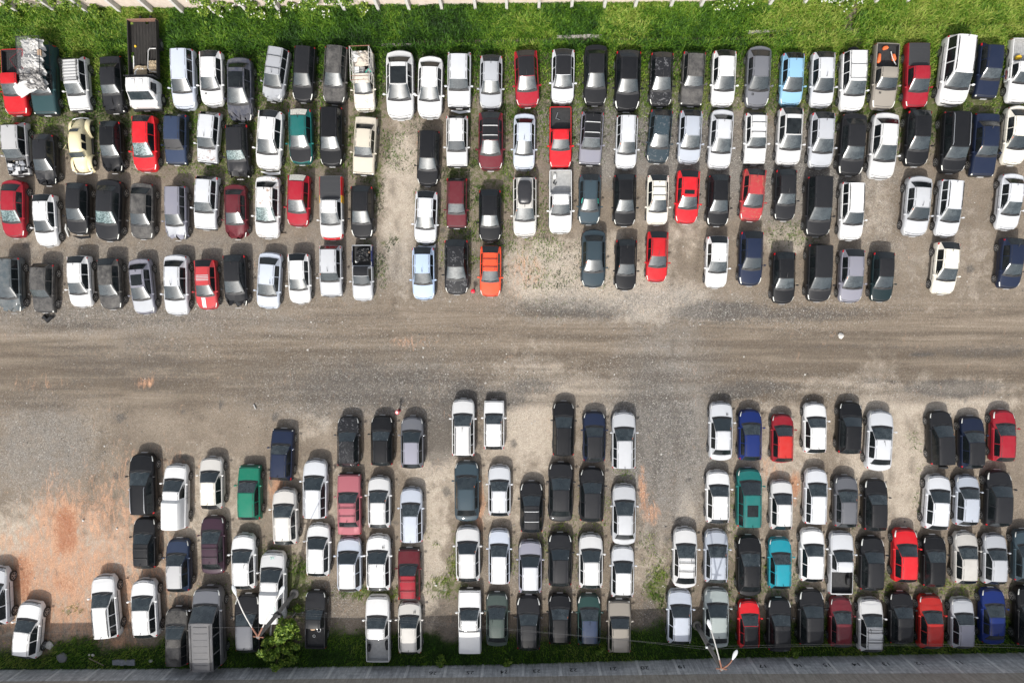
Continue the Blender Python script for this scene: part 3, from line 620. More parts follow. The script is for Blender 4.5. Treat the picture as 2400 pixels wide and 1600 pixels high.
# ---------------------------------------------------------------- the parked vehicles, surveyed from the photograph
# tile, left, right, top, bottom (extent), drift of the nose, type, colour, options / feature words
DATA = """
A1 20 270 455 1065 14 p red st/with a broken frame across its open bed
A1 300 525 420 1065 5 pl pteal junk/buried under a torn white tarpaulin
A1 585 850 525 1030 25 hb white rack/with a long roof rack
A1 920 1150 510 1045 22 sb char crush/with a smashed nose
A1 1570 1810 445 1015 10 w sblue mk/with a silver roof
A1 1835 2065 470 985 3 h white vent/with two hood slots
A1 2075 2345 525 1135 -5 s navy sunb,crush,dust/with a big sunroof and broken nose
A1 35 285 1120 1624 15 hb lgrey nohood/without its hood, engine bare
A1 295 545 1225 1710 10 h char crush/with a torn hood
A1 910 1150 1110 1595 5 h black crush/with a crumpled nose
A1 1205 1470 1055 1585 0 h red shat/with a shattered windshield
A1 1515 1720 1040 1520 -18 hb navy nows,bodyc=sblu,hood=sblu,roof=sblu/without a windshield
A1 1795 2045 1025 1510 -50 hb swhite hrust/with rust spots on the hood
A1 2070 2310 1145 1650 10 hb char crush,shat/with a crushed hood and cracked glass
A2 45 310 435 935 -85 v silver crush,bars/wrecked, its door frame bent
A2 330 555 420 945 -38 w char bighl/with pale headlights
A2 620 840 420 965 -40 w char dust/with a flat dark roof
A2 850 1130 480 1025 15 p cream rust,hood=cream/under a rusty pipe cage full of junk
A2 1200 1455 460 1115 0 s white sunb/with a huge black sunroof
A2 1485 1720 515 1095 -20 s white mk/with a white trunk lid
A2 1760 1975 475 1000 -8 hb swhite hood=white,bump/with a loose front bumper
A2 2055 2265 510 1015 -10 h silver -/
A2 5 255 1010 1570 -45 h white bump/with a loose bumper
A2 305 525 1000 1520 0 h dteal hood=char,shade/with a black hood and teal roof
A2 590 800 975 1535 -10 w black -/
A2 890 1110 1065 1615 -40 sb beige -/
A2 1475 1690 1190 1715 -20 w black -/
A2 1745 1950 1060 1540 -5 hb white -/
A2 2055 2260 1025 1575 -5 h maroon roof=char,wbars/with two bars on a black roof
A3 25 245 465 990 22 h crimson roof=char/with a matt black roof
A3 360 575 455 965 -8 h swhite roof=char/with a black roof panel
A3 660 875 405 975 -10 s char mk/
A3 950 1170 470 1035 -14 h black bighl/with long pale headlights
A3 1265 1475 480 985 -14 h char peel/with a peeling hood
A3 1555 1765 475 980 -28 hb char dust/
A3 1835 2050 465 985 -14 h white -/
A3 2140 2375 420 1000 -20 s grey vent,bighl/with two hood slots
A3 10 215 1035 1570 -8 s sblue -/
A3 340 550 980 1550 0 p red -/with an open bed
A3 625 830 1025 1525 -28 hb lav roof=char,wbars/with two bars on a black roof
A3 945 1160 1050 1560 -14 w swhite st/
A3 1245 1465 1005 1505 -42 h slate roof=slate,peel/with a peeling roof
A3 1530 1740 1010 1510 -20 h sblue -/
A3 1800 2035 1000 1560 -30 s swhite -/
A3 2125 2345 1035 1520 -8 hb white bars/with two roof bars
A4 105 335 485 980 -18 h sky -/
A4 385 610 475 990 -10 h swhite -/
A4 650 915 470 1025 -10 v white srack,spare/with a roof rack
A4 950 1195 400 1010 -30 p taupe vent,bighl/with orange scraps in its bed
A4 1240 1500 395 995 -5 pc crimson -/with a grey bed cover
A4 1555 1885 330 975 -65 v white rails/
A4 1880 2160 400 910 -35 hb navy mk/
A4 2180 2460 355 950 -30 p white mbed/with a yellow scrap in its bed
A4 65 325 990 1530 -20 h white sunb/with a black glass roof
A4 370 610 1030 1555 -18 h silver -/
A4 650 890 1035 1620 -30 s char bighl/
A4 925 1185 1030 1655 -38 s white -/
A4 1245 1495 1010 1535 -15 h black st/with an orange sticker
A4 1570 1840 1010 1595 -18 v black wrails,stw/with pale roof rails
A4 1860 2110 1035 1630 -25 sb navy st/
A4 2140 2400 965 1525 -38 s cream st/
B1 -15 285 155 705 -18 s crimson shat/with a cracked windshield
B1 280 575 290 785 12 h white -/
B1 610 830 180 670 -20 h char bump/with its bumper hanging off
B1 890 1130 150 735 -40 s char shat/with a cracked windshield
B1 1200 1420 180 715 -22 s char dust/
B1 1500 1740 205 725 -5 w lav hood=silver,crush/with a broken front corner
B1 1780 2020 125 630 -38 hb swhite hood=white/
B1 2050 2290 195 715 0 s maroon crush/with a crushed hood
B2 -10 230 120 710 -20 s white shat,rust/with a shattered windshield
B2 270 510 110 600 -25 h crimson shade/with a rear window panel
B2 570 815 125 720 0 pc white firecol/with red and yellow trim
B2 860 1090 210 705 -5 h char bighl/
B2 1455 1670 260 760 -22 h swhite bump/with a lifted bumper
B2 1745 1945 140 615 -8 hb maroon -/
B2 2045 2255 245 740 0 h black -/
B3 10 225 125 695 0 w sbeige box,st/with a black roof box
B3 335 555 70 660 0 p white mbed,st/with a metal bed
B3 605 820 100 580 -10 h slate mint,bighl/with mint tape on its pillars
B3 930 1140 100 595 -2 h black -/
B3 1235 1440 105 585 -8 h cream bars,st/with two roof bars
B3 1495 1725 70 575 -20 h red suns/with a small sunroof
B3 1785 2005 105 595 -12 h black bighl/
B3 2095 2330 55 550 -36 h fred rust/with worn paint
B4 45 270 60 545 -5 h char mk/
B4 340 590 120 690 -12 v char -/
B4 640 895 170 725 -12 w white rails/with dark roof rails
B4 1225 1505 120 690 -38 s swhite st/
B4 1515 1805 150 695 -42 w swhite rails/with dark roof rails
B4 2070 2370 95 630 -40 s swhite mk/
B1 -40 240 860 1395 0 w slate crush,dust/with a dented hood
B1 275 530 920 1390 -22 hb char dust/
B1 615 860 850 1340 8 h white -/
B1 880 1150 870 1360 10 h char dust/with a dangling door mirror
B1 1175 1440 875 1405 42 s lav sun,hood=silver/with a dark sunroof
B1 1500 1750 840 1415 -8 s swhite -/
B1 1770 2025 885 1365 10 h fred stripes/with white hood stripes
B1 2045 2290 840 1345 8 h char crush/with a dented nose
B2 5 240 820 1355 -42 s sblue -/
B2 285 515 830 1310 8 h white -/
B2 580 795 755 1245 0 hb swhite st/
B2 870 1085 755 1280 3 p swhite bluesides,roof=char/with blue sides and a black roof
B2 1435 1645 770 1275 0 h lblue -/
B2 1735 1950 700 1225 0 h char peel/with a scraped roof
B2 2045 2265 760 1245 -8 h orange bars/with a ribbed roof
B3 635 860 610 1160 -6 s slate st/
B3 935 1155 700 1185 -8 h black st/
B3 1220 1445 625 1110 -12 h red rails,st/with dark roof rails
B3 1765 1995 670 1165 -10 h white -/
B3 2070 2315 625 1145 -8 h navy bighl/
B4 20 260 815 1310 0 h black mk/
B4 345 600 740 1290 -8 v char mk/
B4 640 890 790 1300 -12 h lav st/
B4 925 1175 815 1290 -12 h tealg peel0,roof=char/with a black roof
B4 1490 1765 725 1225 -36 h cream -/with a dented door
B4 2090 2370 685 1170 -25 h navy mk0/
C1 1180 1460 705 1280 5 w black wrails/with bright roof rails
C1 1475 1760 810 1405 -15 px white up/with a white box canopy
C1 1825 2070 740 1235 5 h sbeige roof=cream/
C1 2190 2405 815 1325 0 hb green pbump/
D1 1220 1450 40 525 3 h char bars/with two thin roof bars
D1 1520 1765 235 735 5 h sblu roof=lgrey,mk/with a dusty grey roof
D1 1845 2080 30 570 8 s plum bars/with two roof bars
C2 125 355 480 965 -20 hb navy mk/
C2 150 400 1025 1555 10 h sbeige mk/
C2 425 670 760 1315 -5 w swhite -/
C2 750 950 365 850 0 h char mk,peel/with a scratched roof
C2 1055 1260 360 840 0 h black mk/
C2 1330 1545 365 860 0 h grey roof=lav/
C2 1795 2015 205 750 0 w white rails,st/with dark roof rails
C2 2085 2290 215 685 0 hb white st/
C2 750 970 890 1465 5 sb rosy bars,mk/with two roof bars
C2 1030 1240 915 1405 0 h white st/
C2 1325 1535 1020 1535 3 w sblue mk/
C2 1825 2050 780 1340 3 s slate st/
C2 2135 2340 815 1300 0 h swhite -/
C3 355 590 230 745 -5 w black mk/
C3 645 865 320 805 0 h navy roof=char/with a dark roof
C3 910 1140 320 865 0 w swhite st/
C3 60 300 965 1455 3 h char wbars,bighl/with two pale roof bars
C3 335 560 790 1345 -5 s char mk/
C3 610 855 835 1355 -6 h char mk/
C3 915 1140 990 1555 -2 s swhite mk/
C3 1800 2035 235 785 -5 s swhite vent,st/with two hood slots
C3 2070 2300 300 790 0 h blue -/
C3 1780 2000 865 1365 -3 h white -/
C3 2060 2295 845 1400 0 v dteal vtent,mk/with a glass roof hatch
C4 20 245 345 810 0 h crimson roof=scarlet,mk/with a scarlet roof
C4 320 540 240 725 0 h white mk/
C4 620 880 235 730 -15 h black mk/
C4 880 1155 310 880 -25 s swhite mk/
C4 1450 1735 320 830 22 v char spare,st/with a spare wheel behind
C4 1740 2000 365 865 5 h navy roof=char,st/with a black roof
C4 2015 2290 305 800 -6 h crimson bighl/with a crimson roof
C4 5 240 955 1425 -3 h white st/
C4 310 560 845 1370 -8 w swhite -/
C4 590 830 910 1400 -3 h grey st/
C4 860 1110 945 1435 -3 h char bighl/
C4 1400 1690 900 1420 -28 h swhite mk/
C4 1700 1950 905 1390 -14 h sblue mk/
C4 1965 2250 860 1400 -15 h char bighl,bump0/with a caved in tail
D4 2235 2470 150 640 0 h slate -/
D1 -140 110 490 1030 10 h swhite -/at the edge of the orange soil
D1 115 430 810 1340 -58 h white mk/alone on the orange soil
D1 830 1130 570 1150 42 w white rails,mk/with dark roof rails
D1 1215 1475 600 1150 22 h white -/
D1 1530 1740 865 1400 0 w black dust/with its tail in the grass
D1 1770 2060 690 1415 12 van grey ribs,roof=mgrey,bodyc=mgrey/with a long ribbed roof
D1 2130 2365 190 705 8 h white mk/
D1 2165 2400 745 1285 8 h char mk,bighl,roof=grey/with a grey roof
D2 35 285 355 990 -10 px white cwin,scrib/with a white canopy and green scribbles
D2 460 690 95 600 -8 h white stb/with a blue sticker
D2 445 650 720 1250 -6 p char -/with a cluttered open bed
D2 750 970 220 740 3 h sblue roof=white,mk/
D2 1020 1240 195 720 3 h white vent,mk/with two hood slots
D2 1305 1510 325 805 3 hb maroon roof=crimson,bars,mk/with two roof bars
D2 1015 1230 760 1365 3 p white mbed/with an open grey bed
D2 1310 1520 810 1310 3 h sbeige vent/with two hood slots
D2 1845 2050 120 640 3 h white st/
D2 2125 2345 150 660 0 w sblue roof=white,bighl/
D2 1860 2070 700 1290 3 pl white mk/with a white bed lid
D2 2120 2310 735 1235 0 s ggreen mk/
D3 65 270 250 750 0 h lav roof=swhite,mk/with a silvery roof
D3 330 555 185 685 0 h char bighl,stw/with a white paper on its windshield
D3 610 835 185 700 0 h white mk/
D3 905 1125 300 790 -3 h swhite roof=white,mk/
D3 50 255 760 1270 0 h char bighl,mk/
D3 340 540 745 1225 0 h black st/with an orange sticker
D3 605 810 745 1235 0 h dgreen roof=sblu,bighl/with a bluish roof
D3 885 1085 800 1290 0 hb taupe mk/
D3 1470 1700 130 695 -8 s white bars/with two roof bars
D3 1765 1980 150 650 -3 h sblue st/
D3 2060 2290 205 770 0 s black mk/
D3 1420 1655 700 1210 -5 h sblue st/
D3 1765 1985 690 1245 -3 s sgreen mk/under the lamp arm
D3 2065 2285 800 1250 3 h red roof=char,mk/with a black roof
D4 0 215 225 710 0 h teal st/
D4 285 520 140 645 -3 h white mk/
D4 545 795 175 750 -3 p swhite st/with an open black bed
D4 820 1080 215 730 -8 h char mk,bighl/with a red tail light
D4 1120 1390 140 650 -3 h red bighl/
D4 1395 1640 205 690 -5 h black -/
D4 1680 1935 170 660 0 h sbeige dust/with a dusty roof
D4 1955 2205 190 670 -3 h silver -/
D4 -5 210 785 1280 0 h char bighl/
D4 290 495 700 1230 0 h char bighl,hl2/with white bumper lights
D4 560 770 770 1240 0 h maroon roof=maroon/
D4 815 1060 780 1285 0 h white bars,srack/with a roof rack
D4 1105 1335 725 1220 0 h char stw/
D4 1365 1610 750 1255 0 h scarlet -/
D4 1670 1890 780 1255 0 h silver roof=lav/
D4 1945 2170 690 1215 0 s blue mk/
D4 2280 2500 670 1230 0 h black mk0/at the lot corner by the wall
"""
TX = {'1': 0, '2': 600, '3': 1200, '4': 1800}; TY = {'A': 0, 'B': 380, 'C': 880, 'D': 1200}
KIND = {'h': ('hatchback', 'hatchback'), 'hu': ('hatchback', 'hatchback'), 'hb': ('hatchback', 'boxy hatchback'), 's': ('sedan', 'sedan'), 'sb': ('sedan', 'boxy sedan'),
        'w': ('station_wagon', 'wagon'), 'v': ('minivan', 'minivan'), 'p': ('pickup_truck', 'pickup'), 'pc': ('pickup_truck', 'pickup'),
        'px': ('pickup_truck', 'pickup'), 'pl': ('pickup_truck', 'pickup'), 'van': ('cargo_van', 'van')}
CARS = []
def px2(tile, x, y): return TX[tile[1]]+x/3.92, TY[tile[0]]+y/3.92
def place(tile, xl, xr, y0, y1, lean, up, L, z=.70):
    cx, cy = px2(tile, (xl+xr)/2, (y0+y1)/2); p = unproj(cx, cy, z); p.z = 0
    a, b = unproj(cx, TY[tile[0]]+y0/3.92, .6), unproj(cx, TY[tile[0]]+y1/3.92, .6)
    ln = (a-b).length
    d = Vector((-lean, y1-y0)) if up else Vector((lean, -(y1-y0)))
    rz = math.atan2(d.y, d.x)-math.pi/2
    return p, rz, ln, (cx, cy)
k = 0
for line in DATA.strip().split('\n'):
    head, feat = line.split('/', 1); f = head.split(); tile = f[0]; xl, xr, y0, y1, lean = map(float, f[1:6]); typ, colk = f[6], f[7]
    opts = [] if f[8] == '-' else f[8].split(',')
    up = tile[0] in 'CD'
    if typ == 'h' and not up: typ = 'hu'
    if up and 'up' not in opts: opts.append('up')
    kt = typ
    if typ in ('h', 'hu', 's', 'w', 'v', 'hb'): typ = '%s_%d' % (typ, (k*7+int(xl)) % 4)
    p, rz, ln, pc = place(tile, xl, xr, y0, y1, lean, up, 0, T[typ]['H']*.48)
    sc = max(.86, min(1.14, ln/(T[typ]['L']+.10)))
    k += 1
    root, Lf = build_vehicle(KIND[kt][0], typ, colk, opts, p, rz, sc, crush=k if 'crush' in opts else None)
    CARS.append(dict(o=root, px=pc, kind=KIND[kt][1], col=COLS[colk][1], feat=feat.strip(), up=up, len=(y1-y0)/3.92, sc=sc, typ=typ, Lf=Lf, tile=tile, xl=xl, y0=y0))
    tag(root, None, {'hatchback': 'car', 'sedan': 'car', 'station_wagon': 'car', 'minivan': 'car', 'pickup_truck': 'pickup', 'cargo_van': 'van'}[KIND[kt][0]],
        'cars parked in the lower rows' if up else 'cars parked in the upper rows')
def car_at(tile, xl, y0):
    return [c for c in CARS if c.get('tile') == tile and c['xl'] == xl and c['y0'] == y0][0]

# ---- the old beetle-shaped car: lofted from round sections, separate bulging fenders
def beetle(loc, rz, sc):
    root = empty('classic_car', loc, rz, sc); pm = cpaint('yellow', dusty=.10); L = 4.05
    def loft(rows, n=10):
        mb = MB(); R_ = []
        for y, hw, zb_, zt, ex in rows:
            R_.append([(hw*math.copysign(abs(math.cos(a))**ex, math.cos(a)), y, zb_+(zt-zb_)*abs(math.sin(a))**ex) for a in [math.pi*i/(2*n)*2 for i in range(n+1)]])
        m_ = n+1; vs = [v for r in R_ for v in r]
        mb.add(vs, [(i*m_+j, (i+1)*m_+j, (i+1)*m_+j+1, i*m_+j+1) for i in range(len(R_)-1) for j in range(n)]); return mb
    body = loft([(1.95, .10, .35, .50, .9), (1.88, .34, .32, .66, .8), (1.7, .48, .30, .80, .7), (1.35, .58, .28, .90, .65), (.98, .64, .28, .95, .6), (.62, .64, .28, 1.34, .62), (.30, .64, .28, 1.46, .64),
                 (-.2, .64, .28, 1.50, .66), (-.62, .63, .28, 1.42, .68), (-.98, .60, .28, 1.22, .7), (-1.35, .52, .28, 1.0, .75), (-1.75, .38, .30, .72, .8), (-1.93, .15, .35, .5, .9)], 14)
    body.build('body', [pm], root, 50)
    for sd in (1, -1):
        for nm, yc, ln in (('front_fender', 1.28, .68), ('rear_fender', -1.22, .74)):
            mb = MB(); vs = []; a_, b_ = 14, 8
            for i in range(a_+1):
                th = math.pi*i/a_
                for j in range(b_+1):
                    ph = math.pi/2*j/b_
                    vs.append((sd*(.50+.29*math.cos(ph)), yc+math.cos(th)*ln*(.82+.18*math.sin(ph)), .25+.58*math.sin(th)*(.72+.28*math.sin(ph))))
            m_ = b_+1; fs = [(i*m_+j, i*m_+j+1, (i+1)*m_+j+1, (i+1)*m_+j) for i in range(a_) for j in range(b_)]
            if sd > 0: fs = [f[::-1] for f in fs]
            mb.add(vs, fs); mb.build(nm, [pm], root, 60)
        mb = MB(); mb.box((sd*.66, .02, .33), (.22, 1.35, .06)); mb.build('running_board', [TRIM], root)
        for y in (1.22, -1.22):
            mb = MB(); M = Matrix.Translation((sd*.70, y, .30)) @ Matrix.Rotation(math.pi/2, 4, 'Y')
            mb.lathe([(.20, -.08), (.30, -.07), (.30, .07), (.2, .08)], 18, 0, M); mb.lathe([(.16, -.09), (.16, .09)], 14, 1, M); mb.build('wheel', [RUBBER, RIM], root, 40)
        mb = MB(); mb.lathe([(.09, -.06), (.10, 0), (.07, .05), (.02, .07)], 12, 0, Matrix.Translation((sd*.62, 1.80, .66)) @ Matrix.Rotation(-math.pi/2+.4, 4, 'X')); mb.build('headlight', [HEADL], root, 50)
        for a, b in ((.52, -.02), (-.08, -.62)):
            mb = MB(); mb.add([(sd*.635, a, 1.0), (sd*.645, b, 1.0), (sd*.53, b-.02*sd*0, 1.36), (sd*.53, a-.12, 1.36)], [(0, 1, 2, 3) if sd > 0 else (3, 2, 1, 0)]); mb.build('side_window', [SGLASS], root)
    for nm, y0, z0, y1, z1, hw, dx in (('windshield', .93, 1.0, .66, 1.32, .50, .04), ('rear_window', -.72, 1.405, -.98, 1.25, .34, .03)):
        mb = MB(); n_ = 8
        for i in range(n_):
            for_ = []
        vs = [];
        for t_ in (0, .5, 1):
            for i in range(n_+1):
                x = -hw+2*hw*i/n_; y = y0+(y1-y0)*t_; z = z0+(z1-z0)*t_-.10*(x/hw)**2*(.4)+.035
                vs.append((x, y+(.05 if nm == 'windshield' else -.05), z))
        fs = [(r*(n_+1)+i, r*(n_+1)+i+1, (r+1)*(n_+1)+i+1, (r+1)*(n_+1)+i) for r in range(2) for i in range(n_)]
        if nm == 'rear_window': fs = [f[::-1] for f in fs]
        mb.add(vs, fs); mb.build(nm, [GLASS], root, 60)
    for nm, y in (('front_bumper', 2.0), ('rear_bumper', -1.98)):
        s_ = 1 if y > 0 else -1
        mb = MB(); mb.tube([(-.72, y-s_*.22, .42), (-.55, y, .42), (0, y+s_*.06, .42), (.55, y, .42), (.72, y-s_*.22, .42)], .055, 7); mb.build(nm, [CHROME], root, 60)
    mb = MB(); mb.box((0, -1.30, .985), (.5, .02, .012)); mb.box((0, -1.38, .96), (.44, .02, .012)); mb.build('engine_vent', [TRIM], root)
    for sd in (1,):
        mb = MB(); mb.tube([(.63, .45, 1.02), (1.02, .30, 1.02), (.64, .10, 1.30)], .014, 5); mb.build('door_frame', [pm], root)
    return root
p, rz, ln, pc = place('A1', 600, 870, 1070, 1595, 22, False, 0)
b = beetle(p, rz, ln/4.15); tag(b, 'pale yellow rounded classic car with bulging fenders', 'car', 'cars parked in the upper rows')
CARS.append(dict(o=b, px=pc, kind='classic car', col='pale yellow', feat='!', up=False, len=134))

# ---- the flatbed truck
p, rz, ln, pc = place('A1', 1190, 1480, 185, 1000, 8, False, 0, .9)
tr = empty('flatbed_truck', p, rz, ln/6.5)
wmat, wt, wp = newmat('old_bed_planks'); tc = N(wt, 'ShaderNodeTexCoord'); mp = N(wt, 'ShaderNodeMapping'); mp.inputs['Scale'].default_value = (9, .9, 3)
wt.links.new(tc.outputs['Object'], mp.inputs[0]); f_ = noise(wt, 2.2, 6, .75, mp.outputs[0])
wt.links.new(ramp(wt, f_, [(.3, (.012, .011, .010)), (.5, (.018, .016, .014)), (.75, (.052, .045, .039))]), wp.inputs['Base Color']); wp.inputs['Roughness'].default_value = .9
cabm = cpaint('white', dusty=.22, blotch=.55, blotchc=(.28, .13, .06))
def cabsec(y, hw, zt, rt): return [(hw*.94, y, .55), (hw, y, .9), (hw*.99, y, 1.30), (hw*.93, y, 1.36+(zt-1.36)*.5 if zt > 1.36 else zt-.02), (rt, y, zt-.07), (rt-.10, y, zt), (0, y, zt+.03)]
rows = [(3.18, 1.0, 1.10, .9), (3.12, 1.03, 1.24, .93), (2.80, 1.05, 1.34, .95), (2.28, 1.05, 2.08, .86), (1.90, 1.05, 2.16, .86), (1.36, 1.05, 2.12, .86)]
mb = MB(); R_ = [cabsec(*r) for r in rows]
for i in range(len(R_)-1):
    for j in range(6):
        for sd in (1, -1):
            qd = [Vector((v[0]*sd, v[1], v[2])) for v in (R_[i][j], R_[i][j+1], R_[i+1][j+1], R_[i+1][j])]
            mb.add(qd if sd > 0 else qd[::-1], [(0, 1, 2, 3)])
for r, rv in ((R_[0], 0), (R_[-1], 1)):
    ring = [Vector(v) for v in r]+[Vector((-v[0], v[1], v[2])) for v in r[-2::-1]]
    mb.add(ring, [tuple(range(13)) if rv else tuple(range(13))[::-1]])
mb.build('cab', [cabm], tr, 30)
def quadpane(pts, off=(0, 0, 0)): return MB().add([Vector(q_)+Vector(off) for q_ in pts], [(0, 1, 2, 3)])
quadpane([(-.86, 2.74, 1.42), (.86, 2.74, 1.42), (.78, 2.32, 2.03), (-.78, 2.32, 2.03)], (0, .025, .03)).build('windshield', [GLASS], tr)
for sd in (1, -1):
    pt = [(sd*1.02, 2.42, 1.42), (sd*1.02, 1.62, 1.42), (sd*.90, 1.66, 1.98), (sd*.90, 2.20, 1.98)]
    quadpane(pt if sd > 0 else pt[::-1], (sd*.035, 0, .02)).build('side_window', [SGLASS], tr)
    MB().box((sd*.80, 3.2, .92), (.26, .05, .18)).build('headlight', [HEADL], tr)
    for y in (2.45, -1.6):
        mb = MB(); M = Matrix.Translation((sd*.90, y, .42)) @ Matrix.Rotation(math.pi/2, 4, 'Y'); mb.lathe([(.3, -.13), (.42, -.11), (.42, .11), (.3, .13)], 20, 0, M); mb.lathe([(.2, -.14), (.2, .14)], 14, 1, M)
        mb.build('wheel', [RUBBER, RIM], tr, 40)
    MB().box((sd*.28, 1.70, 2.20), (.30, .36, .05)).build('roof_hatch', [cabm], tr)
mb = MB(); mb.box((0, 3.24, .62), (2.16, .16, .26)); mb.build('front_bumper', [TRIM], tr)
MB().box((.1, 3.335, .62), (.45, .02, .14)).build('number_plate', [PLATE], tr)
mb = MB()
for sd in (1, -1): mb.box((sd*.38, -.6, .70), (.12, 6.0, .18))
mb.build('chassis', [DARKSTEEL], tr)
mb = MB(); rr = random.Random(4)
for i in range(9):
    x = -.92+i*.23
    if i in (3, 8): mb.box((x, 0.55, .93), (.21, 1.4, .05)); mb.box((x, -1.9, .93), (.21, 2.0, .05))
    else: mb.box((x, -1.05, .93+rr.uniform(-.008, .008)), (.215, 4.05, .05))
mb.build('bed_floor', [wmat], tr)
for sd in (1, -1): MB().box((sd*1.05, -1.05, 1.10), (.06, 4.10, .40)).build('sideboard', [wmat], tr)
MB().box((0, -3.12, 1.12), (2.16, .07, .42)).build('tailboard', [plain('rusty_board', (.20, .11, .08), .8, 0, .5)], tr)
mb = MB(); mb.box((0, 1.12, 1.60), (2.2, .06, .10)); mb.box((0, 1.12, 1.25), (2.2, .05, .5))
for k_ in range(6): mb.box((-1.0+k_*.4, 1.12, 1.45), (.06, .07, .9))
mb.box((0, 1.12, 1.86), (2.2, .06, .08)); mb.build('headboard', [DARKSTEEL], tr)
tag(tr, 'flatbed truck with rusty white cab and dark plank bed', 'truck')
CARS.append(dict(o=tr, px=pc, kind='flatbed truck', col='white', feat='!', up=False, len=208))
# ---------------------------------------------------------------- ground: one sheet, soil / gravel / weed zones as attributes
def vnoise(x, y, s, seed, oct=4):
    out = np.zeros_like(x); amp = 1.0; tot = 0
    r = np.random.default_rng(seed)
    for o in range(oct):
        g = r.random((256, 256)); X = x*s*2**o+50*o; Y = y*s*2**o+31*o
        xi = np.floor(X).astype(int); yi = np.floor(Y).astype(int); fx = X-xi; fy = Y-yi
        fx = fx*fx*(3-2*fx); fy = fy*fy*(3-2*fy)
        a = g[xi % 256, yi % 256]; b_ = g[(xi+1) % 256, yi % 256]; c = g[xi % 256, (yi+1) % 256]; d = g[(xi+1) % 256, (yi+1) % 256]
        out += amp*((a*(1-fx)+b_*fx)*(1-fy)+(c*(1-fx)+d*fx)*fy); tot += amp; amp *= .55
    return out/tot
def sstep(a, b, x):
    t = np.clip((x-a)/(b-a), 0, 1); return t*t*(3-2*t)
